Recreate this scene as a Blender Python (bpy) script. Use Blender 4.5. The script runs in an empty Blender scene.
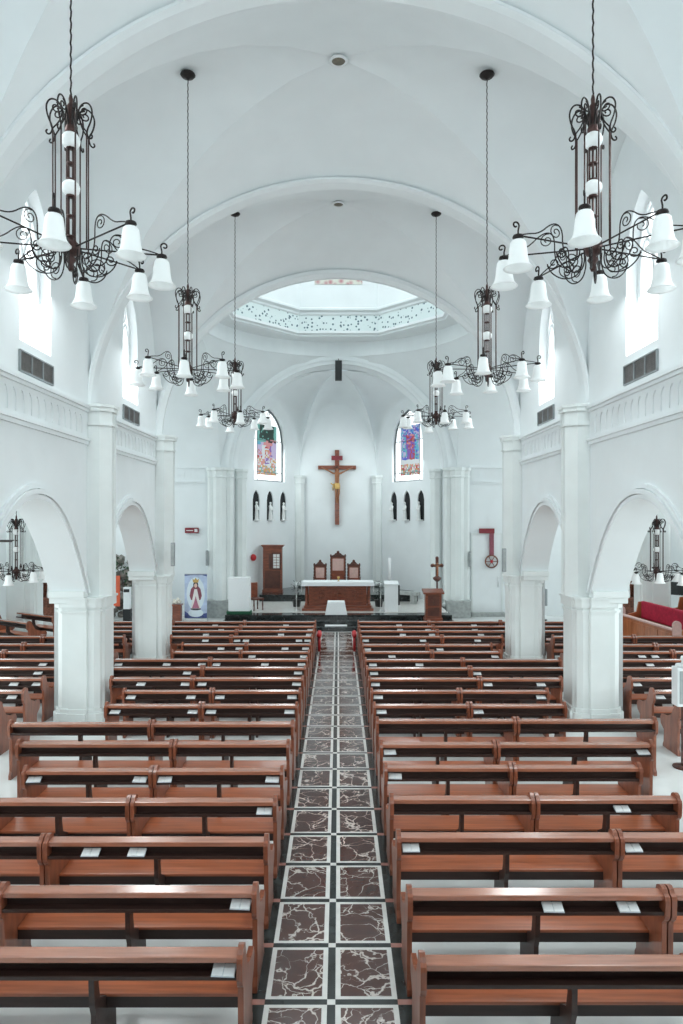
import bpy, bmesh, math, random
from mathutils import Vector, Matrix
random.seed(7)
PI = math.pi
sc = bpy.context.scene
COL = sc.collection

# ------------------------------------------------------------------ camera
cam_d = bpy.data.cameras.new('camera'); cam = bpy.data.objects.new('camera', cam_d); COL.objects.link(cam)
cam.location = (0, 0, 4.0); cam.rotation_euler = (PI/2, 0, 0)
cam_d.sensor_fit = 'AUTO'; cam_d.sensor_width = 36.0; cam_d.lens = 36.0*683/1024
cam_d.shift_x = 3.0/1024; cam_d.shift_y = 7.0/1024
cam_d.clip_start = 0.05; cam_d.clip_end = 200
sc.camera = cam

# ------------------------------------------------------------------ light
sc.view_settings.view_transform = 'Standard'; sc.view_settings.look = 'None'
sc.view_settings.gamma = 1.0; sc.view_settings.use_curve_mapping = False
sc.view_settings.exposure = 0.27
W = bpy.data.worlds.new('daylight'); sc.world = W; W.use_nodes = True
W.node_tree.nodes['Background'].inputs[0].default_value = (0.80, 0.92, 1.0, 1)
W.node_tree.nodes['Background'].inputs[1].default_value = 1.0
try:
    sc.cycles.use_denoising = True
    sc.cycles.max_bounces = 10; sc.cycles.diffuse_bounces = 6; sc.cycles.glossy_bounces = 3
    sc.cycles.transmission_bounces = 4; sc.cycles.caustics_reflective = False; sc.cycles.caustics_refractive = False
    sc.cycles.sample_clamp_indirect = 6.0
except Exception:
    pass

def area(name, loc, target, sx, sy, power, col=(0.905, 0.985, 1.0)):
    l = bpy.data.lights.new(name, 'AREA'); l.shape = 'RECTANGLE'; l.size = sx; l.size_y = sy
    l.energy = power; l.color = col
    o = bpy.data.objects.new(name, l); COL.objects.link(o); o.location = loc
    o.rotation_euler = (Vector(target)-Vector(loc)).to_track_quat('-Z', 'Y').to_euler()
    return o
K = 1.0
area('dome_daylight', (0, 23.5, 15.2), (0, 23.5, 0), 5.5, 5.5, 190*K)
for s in (-1, 1):
    area('transept_daylight', (s*12.7, 23.6, 6.0), (0, 23.4, 3.0), 6.0, 5.0, 440*K)
    for yy in (3.0, 8.0, 13.0):
        area('aisle_daylight', (s*10.8, yy, 3.2), (0, yy, 1.6), 3.6, 2.4, 150*K)
    for yy in (1.0, 6.1, 11.2, 16.3):
        area('clerestory_daylight', (s*4.8, yy, 8.0), (-s*1.0, yy-0.3, 1.0), 1.1, 2.2, 95*K)
    area('apse_daylight', (s*2.9, 30.7, 7.4), (0, 30.2, 4.5), 1.2, 2.4, 75*K)
area('rear_fill_light', (0, -3.9, 5.6), (0, 12, 5.2), 6.0, 1.8, 220*K)  # added fill behind the camera, no window there, lifts the far pew backs

# ------------------------------------------------------------------ materials
MATS = {}
def _mat(name):
    m = bpy.data.materials.new(name); m.use_nodes = True; MATS[name] = m
    nt = m.node_tree; return m, nt, nt.nodes['Principled BSDF']
def mat(name, col, rough=0.5, var=0.06, scale=4.0, metal=0.0, coat=0.0, bump=0.0, spec=0.5, stretch=(1,1,1)):
    m, nt, p = _mat(name); N = nt.nodes; L = nt.links
    tc = N.new('ShaderNodeTexCoord'); mp = N.new('ShaderNodeMapping'); mp.inputs['Scale'].default_value = stretch
    L.new(tc.outputs['Object'], mp.inputs['Vector'])
    no = N.new('ShaderNodeTexNoise'); no.inputs['Scale'].default_value = scale; no.inputs['Detail'].default_value = 5
    L.new(mp.outputs['Vector'], no.inputs['Vector'])
    cr = N.new('ShaderNodeValToRGB'); cr.color_ramp.elements[0].position = 0.3; cr.color_ramp.elements[1].position = 0.7
    cr.color_ramp.elements[0].color = tuple(max(0, c*(1-var)) for c in col)+(1,)
    cr.color_ramp.elements[1].color = tuple(min(1, c*(1+var)) for c in col)+(1,)
    L.new(no.outputs['Fac'], cr.inputs['Fac']); L.new(cr.outputs['Color'], p.inputs['Base Color'])
    p.inputs['Roughness'].default_value = rough; p.inputs['Metallic'].default_value = metal
    p.inputs['Specular IOR Level'].default_value = spec
    if coat: p.inputs['Coat Weight'].default_value = coat; p.inputs['Coat Roughness'].default_value = 0.15
    if bump:
        b = N.new('ShaderNodeBump'); b.inputs['Strength'].default_value = bump; b.inputs['Distance'].default_value = 0.02
        L.new(no.outputs['Fac'], b.inputs['Height']); L.new(b.outputs['Normal'], p.inputs['Normal'])
    return m
def emis(name, col, strength, base=(0.8,0.8,0.8)):
    m, nt, p = _mat(name)
    no = nt.nodes.new('ShaderNodeTexNoise'); no.inputs['Scale'].default_value = 9
    mx = nt.nodes.new('ShaderNodeMixRGB'); mx.inputs[1].default_value = tuple(c*.9 for c in col)+(1,); mx.inputs[2].default_value = col+(1,)
    nt.links.new(no.outputs['Fac'], mx.inputs[0]); nt.links.new(mx.outputs[0], p.inputs['Emission Color'])
    p.inputs['Base Color'].default_value = base+(1,); p.inputs['Emission Strength'].default_value = strength
    p.inputs['Roughness'].default_value = 0.3
    return m

mat('plaster', (0.80, 0.84, 0.85), 0.85, 0.02, 1.5, spec=0.2)
mat('stone_paint', (0.76, 0.80, 0.79), 0.75, 0.03, 2.0, spec=0.2)
mat('wood', (0.28, 0.08, 0.036), 0.26, 0.3, 3.0, coat=0.5, stretch=(0.6, 9, 9))
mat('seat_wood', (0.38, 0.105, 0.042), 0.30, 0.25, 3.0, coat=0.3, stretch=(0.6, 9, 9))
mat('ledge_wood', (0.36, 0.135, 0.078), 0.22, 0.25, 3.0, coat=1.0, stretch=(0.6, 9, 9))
mat('dark_shade_wood', (0.034, 0.015, 0.011), 0.45, 0.35, 3.0, stretch=(0.6, 9, 9))  # darkened to hold the shade under the pew ledges; also on the gallery
mat('end_wood', (0.235, 0.072, 0.036), 0.32, 0.35, 3.0, coat=0.3, stretch=(9, 4, 1))
mat('orange_wood', (0.40, 0.13, 0.05), 0.35, 0.25, 3.0, coat=0.3, stretch=(3, 3, 1))
mat('altar_wood', (0.20, 0.050, 0.022), 0.35, 0.4, 4.0, coat=0.25, stretch=(1, 3, 6))
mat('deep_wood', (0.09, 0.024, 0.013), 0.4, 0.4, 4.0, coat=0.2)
mat('iron', (0.022, 0.017, 0.016), 0.5, 0.3, 20, metal=0.55)
mat('bronze', (0.07, 0.036, 0.032), 0.45, 0.4, 15, metal=0.5)
mat('floor_marble', (0.74, 0.76, 0.75), 0.22, 0.07, 1.2)
mat('white_marble', (0.70, 0.69, 0.66), 0.18, 0.08, 6)
mat('black_marble', (0.012, 0.016, 0.016), 0.12, 0.5, 3)
mat('strip_marble', (0.022, 0.026, 0.025), 0.16, 0.5, 5, spec=0.3)
mat('pink_marble', (0.36, 0.17, 0.14), 0.2, 0.2, 9)
mat('grey_stone', (0.36, 0.38, 0.37), 0.6, 0.2, 8)
mat('white_cloth', (0.80, 0.82, 0.83), 0.9, 0.03, 30)
mat('paper', (0.80, 0.82, 0.82), 0.8, 0.06, 14)
mat('paper_blue', (0.62, 0.70, 0.76), 0.8, 0.1, 14)
mat('white_paint', (0.80, 0.83, 0.84), 0.5, 0.02, 3)
mat('green_felt', (0.015, 0.09, 0.045), 0.9, 0.2, 20)
mat('red_fabric', (0.42, 0.012, 0.045), 0.85, 0.2, 10)
mat('rose_fabric', (0.62, 0.42, 0.38), 0.9, 0.08, 12)
mat('red_paint', (0.50, 0.02, 0.025), 0.4, 0.1, 6)
mat('maroon', (0.22, 0.025, 0.035), 0.6, 0.2, 6)
mat('orange_cloth', (0.70, 0.13, 0.06), 0.8, 0.08, 3)
mat('black_plastic', (0.012, 0.013, 0.014), 0.45, 0.2, 10)
mat('grey_plastic', (0.30, 0.33, 0.34), 0.5, 0.05, 6)
mat('grey_panel', (0.36, 0.39, 0.39), 0.5, 0.15, 6)
mat('steel', (0.60, 0.62, 0.62), 0.3, 0.05, 8, metal=0.9)
mat('louvre', (0.22, 0.21, 0.205), 0.6, 0.2, 10)
mat('leaf', (0.03, 0.075, 0.035), 0.6, 0.5, 12)
mat('leaf_dark', (0.012, 0.022, 0.016), 0.6, 0.5, 12)
mat('rock', (0.22, 0.21, 0.19), 0.9, 0.75, 7, bump=0.6)
mat('flower_white', (0.80, 0.76, 0.68), 0.8, 0.1, 12)
mat('corpus_skin', (0.30, 0.12, 0.05), 0.45, 0.2, 8)
mat('gold', (0.55, 0.36, 0.12), 0.4, 0.2, 12, metal=0.4)
mat('brown_carved', (0.17, 0.06, 0.035), 0.55, 0.6, 14, bump=0.5)
mat('gold_dim', (0.16, 0.14, 0.10), 0.4, 0.3, 12)
mat('lead', (0.10, 0.12, 0.13), 0.6, 0.2, 9)
mat('statue_white', (0.78, 0.80, 0.79), 0.7, 0.05, 9)
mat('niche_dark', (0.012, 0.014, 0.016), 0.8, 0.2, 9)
mat('print_blue', (0.50, 0.58, 0.76), 0.6, 0.16, 4)
mat('print_pale', (0.72, 0.80, 0.86), 0.6, 0.05, 6)
mat('print_navy', (0.06, 0.08, 0.24), 0.6, 0.4, 9)
mat('print_skin', (0.74, 0.50, 0.40), 0.6, 0.05, 6)
mat('print_robe', (0.80, 0.76, 0.74), 0.6, 0.05, 6)
mat('print_red', (0.26, 0.07, 0.10), 0.6, 0.2, 9)
mat('print_pink', (0.45, 0.16, 0.24), 0.6, 0.2, 9)
mat('print_dark', (0.04, 0.035, 0.05), 0.6, 0.2, 9)
emis('daylit_glass', (0.93, 0.98, 1.0), 1.6)
emis('border_glass', (0.90, 0.97, 0.98), 0.95)
for nm, c in dict(white=(0.82,0.90,0.92), aqua=(0.22,0.62,0.78), blue=(0.10,0.22,0.75), violet=(0.36,0.22,0.62), red=(0.62,0.08,0.10),
                  rose=(0.80,0.45,0.46), amber=(0.75,0.52,0.20), green=(0.015,0.10,0.075), teal=(0.30,0.62,0.58), lilac=(0.70,0.66,0.86), black=(0.02,0.03,0.035)).items():
    emis('stained_'+nm, tuple(v**1.5 for v in c), 0.62, base=(0.02,0.02,0.02))

# frosted glass of the lamp shades
m, nt, p = _mat('frosted_glass')
p.inputs['Base Color'].default_value = (0.93, 0.95, 0.95, 1); p.inputs['Emission Color'].default_value = (0.95, 1.0, 1.0, 1); p.inputs['Emission Strength'].default_value = 0.08
no = nt.nodes.new('ShaderNodeTexNoise'); no.inputs['Scale'].default_value = 6
mr = nt.nodes.new('ShaderNodeMapRange'); mr.inputs[3].default_value = 0.35; mr.inputs[4].default_value = 0.55
nt.links.new(no.outputs['Fac'], mr.inputs[0]); nt.links.new(mr.outputs[0], p.inputs['Roughness'])
p.inputs['Subsurface Weight'].default_value = 0.0
tr = nt.nodes.new('ShaderNodeBsdfTranslucent'); tr.inputs['Color'].default_value = (0.95, 0.97, 0.97, 1)
ms = nt.nodes.new('ShaderNodeMixShader'); ms.inputs[0].default_value = 0.45
nt.links.new(p.outputs[0], ms.inputs[1]); nt.links.new(tr.outputs[0], ms.inputs[2])
nt.links.new(ms.outputs[0], nt.nodes['Material Output'].inputs['Surface'])

# dark marble with white veins
m, nt, p = _mat('veined_marble'); N = nt.nodes; L = nt.links
tc = N.new('ShaderNodeTexCoord')
nz = N.new('ShaderNodeTexNoise'); nz.inputs['Scale'].default_value = 2.6; nz.inputs['Detail'].default_value = 6
L.new(tc.outputs['Object'], nz.inputs['Vector'])
mixv = N.new('ShaderNodeMixRGB'); mixv.inputs[0].default_value = 0.36
L.new(tc.outputs['Object'], mixv.inputs[1]); L.new(nz.outputs['Color'], mixv.inputs[2])
vo = N.new('ShaderNodeTexVoronoi'); vo.feature = 'DISTANCE_TO_EDGE'; vo.inputs['Scale'].default_value = 5.6
L.new(mixv.outputs[0], vo.inputs['Vector'])
n2 = N.new('ShaderNodeTexNoise'); n2.inputs['Scale'].default_value = 3.0
L.new(tc.outputs['Object'], n2.inputs['Vector'])
sub = N.new('ShaderNodeMath'); sub.operation = 'MULTIPLY_ADD'; sub.inputs[1].default_value = -0.09; sub.inputs[2].default_value = 0.052
L.new(n2.outputs['Fac'], sub.inputs[0])
dv = N.new('ShaderNodeMath'); dv.operation = 'SUBTRACT'; L.new(vo.outputs['Distance'], dv.inputs[0]); L.new(sub.outputs[0], dv.inputs[1])
cr = N.new('ShaderNodeValToRGB'); e = cr.color_ramp.elements
e[0].position = 0.0; e[0].color = (0.62, 0.55, 0.50, 1); e[1].position = 0.022; e[1].color = (0.078, 0.026, 0.018, 1)
x = e.new(0.5); x.color = (0.048, 0.015, 0.011, 1)
vo2 = N.new('ShaderNodeTexVoronoi'); vo2.feature = 'DISTANCE_TO_EDGE'; vo2.inputs['Scale'].default_value = 7.5
mp2 = N.new('ShaderNodeMapping'); mp2.inputs['Rotation'].default_value = (0, 0, 0.7); mp2.inputs['Scale'].default_value = (0.55, 1.5, 1)
L.new(mixv.outputs[0], mp2.inputs['Vector']); L.new(mp2.outputs['Vector'], vo2.inputs['Vector'])
sh2 = N.new('ShaderNodeMath'); sh2.operation = 'MULTIPLY_ADD'; sh2.inputs[1].default_value = 0.20; sh2.inputs[2].default_value = -0.088
L.new(n2.outputs['Fac'], sh2.inputs[0])
ad2 = N.new('ShaderNodeMath'); ad2.operation = 'ADD'; L.new(vo2.outputs['Distance'], ad2.inputs[0]); L.new(sh2.outputs[0], ad2.inputs[1])
mn = N.new('ShaderNodeMath'); mn.operation = 'MINIMUM'; L.new(dv.outputs[0], mn.inputs[0]); L.new(ad2.outputs[0], mn.inputs[1])
L.new(mn.outputs[0], cr.inputs['Fac']); L.new(cr.outputs['Color'], p.inputs['Base Color']); p.inputs['Roughness'].default_value = 0.11; p.inputs['Specular IOR Level'].default_value = 0.45

# painted floral dots on the drum frieze
m, nt, p = _mat('floral_frieze'); N = nt.nodes; L = nt.links
tc = N.new('ShaderNodeTexCoord')
vo = N.new('ShaderNodeTexVoronoi'); vo.inputs['Scale'].default_value = 7.0; L.new(tc.outputs['Object'], vo.inputs['Vector'])
cr = N.new('ShaderNodeValToRGB'); e = cr.color_ramp.elements
e[0].position = 0.24; e[0].color = (0.03, 0.09, 0.13, 1); e[1].position = 0.33; e[1].color = (0.74, 0.82, 0.82, 1)
L.new(vo.outputs['Distance'], cr.inputs['Fac'])
vz = N.new('ShaderNodeTexVoronoi'); vz.inputs['Scale'].default_value = 5.0; L.new(tc.outputs['Object'], vz.inputs['Vector'])
mx = N.new('ShaderNodeMixRGB'); mx.blend_type = 'MIX'; mx.inputs[0].default_value = 0.12
L.new(cr.outputs['Color'], mx.inputs[1]); mx.inputs[2].default_value = (0.55, 0.68, 0.68, 1)
L.new(mx.outputs[0], p.inputs['Base Color']); p.inputs['Roughness'].default_value = 0.8

# painted roses on the dome panel
m, nt, p = _mat('rose_painting'); N = nt.nodes; L = nt.links
tc = N.new('ShaderNodeTexCoord')
vo = N.new('ShaderNodeTexVoronoi'); vo.inputs['Scale'].default_value = 4.5; L.new(tc.outputs['Object'], vo.inputs['Vector'])
cr = N.new('ShaderNodeValToRGB'); e = cr.color_ramp.elements
e[0].position = 0.15; e[0].color = (0.45, 0.20, 0.22, 1); e[1].position = 0.6; e[1].color = (0.62, 0.62, 0.55, 1)
L.new(vo.outputs['Distance'], cr.inputs['Fac']); L.new(cr.outputs['Color'], p.inputs['Base Color'])

# ------------------------------------------------------------------ helpers
class MB:
    def __init__(self): self.bm = bmesh.new()
    def _f(self, vs, mi=0, smooth=False):
        try:
            f = self.bm.faces.new(vs); f.material_index = mi; f.smooth = smooth; return f
        except ValueError:
            return None
    def box(self, x0, x1, y0, y1, z0, z1, mi=0, bev=0.0):
        v = [self.bm.verts.new((x, y, z)) for z in (z0, z1) for y in (y0, y1) for x in (x0, x1)]
        fs = [self._f([v[i] for i in q], mi) for q in ((0,2,3,1),(4,5,7,6),(0,1,5,4),(2,6,7,3),(0,4,6,2),(1,3,7,5))]
        if bev:
            es = {e for f in fs for e in f.edges}
            bmesh.ops.bevel(self.bm, geom=list(es), offset=bev, segments=2, profile=0.6, affect='EDGES')
        return self
    def obox(self, c, ax, ay, az, mi=0):
        c = Vector(c); ax, ay, az = Vector(ax), Vector(ay), Vector(az)
        v = [self.bm.verts.new(c+ax*i+ay*j+az*k) for k in (-1,1) for j in (-1,1) for i in (-1,1)]
        for q in ((0,2,3,1),(4,5,7,6),(0,1,5,4),(2,6,7,3),(0,4,6,2),(1,3,7,5)): self._f([v[i] for i in q], mi)
        return self
    def prism(self, pts, axis, a, b, mi=0):
        """pts: 2-D outline; axis 'x': pts=(y,z); 'y': pts=(x,z); 'z': pts=(x,y)"""
        def P(p, t): return {'x': (t, p[0], p[1]), 'y': (p[0], t, p[1]), 'z': (p[0], p[1], t)}[axis]
        A = [self.bm.verts.new(P(p, a)) for p in pts]; B = [self.bm.verts.new(P(p, b)) for p in pts]
        n = len(pts)
        self._f(A, mi); self._f(B[::-1], mi)
        for i in range(n): self._f([A[i], B[i], B[(i+1) % n], A[(i+1) % n]], mi)
        return self
    def loft(self, rings, closed=True, cap=False, mi=0, smooth=True):
        R = [[self.bm.verts.new(p) for p in r] for r in rings]
        for a, b in zip(R, R[1:]):
            n = len(a)
            for i in range(n if closed else n-1): self._f([a[i], a[(i+1) % n], b[(i+1) % n], b[i]], mi, smooth)
        if cap: self._f(R[0][::-1], mi); self._f(R[-1], mi)
        return self
    def lathe(self, prof, c=(0,0,0), seg=16, mi=0, cap=True, ph=0.0, smooth=True):
        rings = [[(c[0]+r*math.cos(2*PI*i/seg+ph), c[1]+r*math.sin(2*PI*i/seg+ph), c[2]+z) for i in range(seg)] for r, z in prof]
        return self.loft(rings, True, cap, mi, smooth)
    def tube(self, pts, r, seg=6, mi=0, closed=False):
        pts = [Vector(p) for p in pts]; n = len(pts)
        if n < 2: return self
        rings = []; up = None
        for i, p in enumerate(pts):
            t = (pts[min(i+1, n-1)]-pts[max(i-1, 0)])
            if t.length < 1e-9: t = Vector((0,0,1))
            t.normalize()
            if up is None:
                up = Vector((0,0,1)) if abs(t.z) < 0.9 else Vector((1,0,0))
            a = t.cross(up)
            if a.length < 1e-6: a = t.cross(Vector((0,1,0)))
            a.normalize(); b = a.cross(t); b.normalize(); up = b
            rr = r(i/(n-1)) if callable(r) else r
            rings.append([p+a*(rr*math.cos(2*PI*k/seg))+b*(rr*math.sin(2*PI*k/seg)) for k in range(seg)])
        return self.loft(rings, True, True, mi)
    def ball(self, c, r, mi=0, seg=12, sq=(1,1,1)):
        rings = []
        for j in range(seg//2+1):
            a = -PI/2+PI*j/(seg//2); q = max(math.cos(a), 0.02)
            rings.append([(c[0]+r*sq[0]*q*math.cos(2*PI*i/seg), c[1]+r*sq[1]*q*math.sin(2*PI*i/seg), c[2]+r*sq[2]*math.sin(a)) for i in range(seg)])
        return self.loft(rings, True, True, mi)
    def face(self, pts, mi=0): 
        self._f([self.bm.verts.new(p) for p in pts], mi); return self
    def build(self, name, mats, parent=None, **kw):
        me = bpy.data.meshes.new(name); bmesh.ops.recalc_face_normals(self.bm, faces=self.bm.faces) if not kw.get('raw') else None
        self.bm.to_mesh(me); self.bm.free()
        for x in (mats if isinstance(mats, (list, tuple)) else [mats]): me.materials.append(MATS[x])
        o = bpy.data.objects.new(name, me); COL.objects.link(o)
        if parent: o.parent = parent
        return o

def tag(o, label=None, cat=None, group=None, kind=None):
    if label: o['label'] = label
    if cat: o['category'] = cat
    if group: o['group'] = group
    if kind: o['kind'] = kind
    return o
def thing(name, label, cat, loc=(0,0,0), rz=0.0, group=None):
    o = bpy.data.objects.new(name, None); o.empty_display_size = 0.1; COL.objects.link(o)
    o.location = loc; o.rotation_euler = (0, 0, rz)
    return tag(o, label, cat, group)
def struct(o, label=None): o['kind'] = 'structure'; return o
def dup(root, loc, rz, label, group=None, name=None):
    r = root.copy(); COL.objects.link(r); r.location = loc; r.rotation_euler = (0, 0, rz)
    r['label'] = label
    if group: r['group'] = group
    for ch in KIDS[root.name]:
        c = ch.copy(); COL.objects.link(c); c.parent = r
        for g in KIDS.get(ch.name, []):
            d = g.copy(); COL.objects.link(d); d.parent = c
    return r
KIDS = {}
def note_kids(root):
    for o in COL.objects:
        if o.parent: KIDS.setdefault(o.parent.name, [])
    KIDS[root.name] = [o for o in COL.objects if o.parent is root]
    for c in KIDS[root.name]: KIDS[c.name] = [o for o in COL.objects if o.parent is c]

def panel(name, outline, holes, thick, mats, place, parent=None, bevel=0.0):
    """flat slab with holes; outline in (u,v); place = Matrix taking (u,v,w) to the world, w centred thickness"""
    cu = bpy.data.curves.new(name, 'CURVE'); cu.dimensions = '2D'; cu.fill_mode = 'BOTH'; cu.extrude = thick/2; cu.bevel_depth = bevel
    for loop in [outline]+holes:
        s = cu.splines.new('POLY'); s.points.add(len(loop)-1); s.use_cyclic_u = True
        for q, pt in zip(s.points, loop): q.co = (pt[0], pt[1], 0, 1)
    t = bpy.data.objects.new('t', cu); COL.objects.link(t)
    dg = bpy.context.evaluated_depsgraph_get()
    me = bpy.data.meshes.new_from_object(t.evaluated_get(dg)); me.name = name
    bpy.data.objects.remove(t); bpy.data.curves.remove(cu)
    me.transform(place)
    if place.determinant() < 0: me.flip_normals()
    me.materials.clear()
    for x in (mats if isinstance(mats, (list, tuple)) else [mats]): me.materials.append(MATS[x])
    o = bpy.data.objects.new(name, me); COL.objects.link(o)
    if parent: o.parent = parent
    return o
def M3(u, v, w, o):
    m = Matrix.Identity(4)
    for i, a in enumerate((u, v, w)):
        for j in range(3): m[j][i] = a[j]
    for j in range(3): m[j][3] = o[j]
    return m
def wallmat(X): return M3((0,1,0), (0,0,1), (1,0,0), (X,0,0))       # u = depth Y, v = Z, w = X
def facemat(Y): return M3((1,0,0), (0,0,1), (0,-1,0), (0,Y,0))      # u = X, v = Z

def arcade(cy, half, spring, apex, n=16, pw=2.2):
    pts = []
    for i in range(-n, n+1):
        t = math.sin(i/n*PI/2); pts.append((cy+half*t, apex-(apex-spring)*abs(t)**pw))
    return pts
def lancet(c, half, sill, spring, apex, n=8):
    pts = [(c-half, sill)]
    R = ((apex-spring)**2+half**2)/(2*half)
    for i in range(n+1):
        x = -half+half*i/n; pts.append((c+x, spring+math.sqrt(max(0, R*R-(x-(R-half))**2))))
    for i in range(n-1, -1, -1):
        x = half-half*i/n; pts.append((c+x, spring+math.sqrt(max(0, R*R-(-x-(R-half))**2))))
    pts.append((c+half, sill))
    return pts

# ================================================================== SETTING
WX = 4.96                       # inner face of the nave walls
PIERS = [3.55, 8.65, 13.75, 18.75]
BAYS = [1.0, 6.1, 11.2, 16.3]
CY, CZ, CR = 23.5, 5.78, 4.9    # crossing
EAST = 28.25

# floor
fl = MB(); fl.box(-13.2, 13.2, -4.5, 34.5, -0.2, 0.0)
struct(fl.build('floor', 'floor_marble'))
# aisle paving: veined dark panels framed in white, black bands, pink corner squares
ai = MB()
SL = ['veined_marble', 'white_marble', 'strip_marble', 'pink_marble', 'white_marble']
def q(x0, x1, y0, y1, mi): ai.box(x0, x1, y0, y1, 0.0005, 0.006, mi)
AC, p0, pitch = -0.06, 5.648, 0.752
k0 = -6
for k in range(k0, 25):
    yc = p0+k*pitch; ya, yb = yc+0.032, yc+pitch-0.032
    if yb > 24.1: yb = 24.1
    q(AC-0.034, AC+0.034, ya, yb, 2)
    q(AC-0.034, AC+0.034, yc-0.032, yc+0.032, 4)
    for s in (-1, 1):
        def qq(a, b, y0, y1, mi):
            xa, xb = sorted((AC+s*a, AC+s*b)); q(xa, xb, y0, y1, mi)
        qq(0.034, 0.55, yc-0.032, yc+0.032, 2)
        qq(0.034, 0.078, ya, yb, 1); qq(0.506, 0.55, ya, yb, 1)
        qq(0.078, 0.506, ya, ya+0.036, 1); qq(0.078, 0.506, yb-0.036, yb, 1)
        qq(0.078, 0.506, ya+0.036, yb-0.036, 0)
        qq(0.55, 0.69, ya, yb, 2); qq(0.55, 0.69, yc-0.032, yc+0.032, 3)
struct(ai.build('floor_aisle', SL))

def pier(name, X, Y, hx, hy, z1, capw=0.06):
    mb = MB(); c = 0.15
    def poly(e):
        a, b = hx+e, hy+e
        return [(X-a+c, Y-b), (X-0.20, Y-b), (X-0.18, Y-b-0.05), (X+0.18, Y-b-0.05), (X+0.20, Y-b), (X+a-c, Y-b), (X+a-0.05, Y-b+0.06), (X+a-0.04, Y-b+c), (X+a, Y-b+c+0.03),
                (X+a, Y+b-c), (X+a-c, Y+b), (X-a+c, Y+b), (X-a, Y+b-c), (X-a, Y-b+c+0.03), (X-a+0.04, Y-b+c), (X-a+0.05, Y-b+0.06)]
    mb.prism(poly(0.07), 'z', 0, 0.22); mb.prism(poly(0.035), 'z', 0.22, 0.30)
    mb.prism(poly(0), 'z', 0.30, z1-0.30)
    mb.prism(poly(0.025), 'z', z1-0.30, z1-0.26); mb.prism(poly(0.0), 'z', z1-0.26, z1-0.20)
    mb.prism(poly(0.045), 'z', z1-0.20, z1-0.04); mb.prism(poly(0.07), 'z', z1-0.04, z1)
    return struct(mb.build(name, 'stone_paint'))
def shaft(name, X, Y, out, s, z0, z1, hw=0.30, mat_='stone_paint'):
    """engaged half-octagonal wall shaft, X = wall face, projecting towards the nave by out"""
    mb = MB()
    def poly(e):
        w, o = hw+e, out+e
        return [(X+s*0.06, Y-w), (X-s*(o*0.55), Y-w), (X-s*(o*0.62), Y-w+0.03), (X-s*o, Y-w*0.42), (X-s*(o-0.03), Y-w*0.36), (X-s*(o-0.03), Y+w*0.36), (X-s*o, Y+w*0.42), (X-s*(o*0.62), Y+w-0.03), (X-s*(o*0.55), Y+w), (X+s*0.06, Y+w)]
    mb.prism(poly(0), 'z', z0, z1-0.42)
    mb.prism(poly(0.035), 'z', z1-0.42, z1-0.37); mb.prism(poly(0.01), 'z', z1-0.37, z1-0.14)
    mb.prism(poly(0.05), 'z', z1-0.14, z1-0.06); mb.prism(poly(0.075), 'z', z1-0.06, z1)
    return struct(mb.build(name, mat_))

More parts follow.
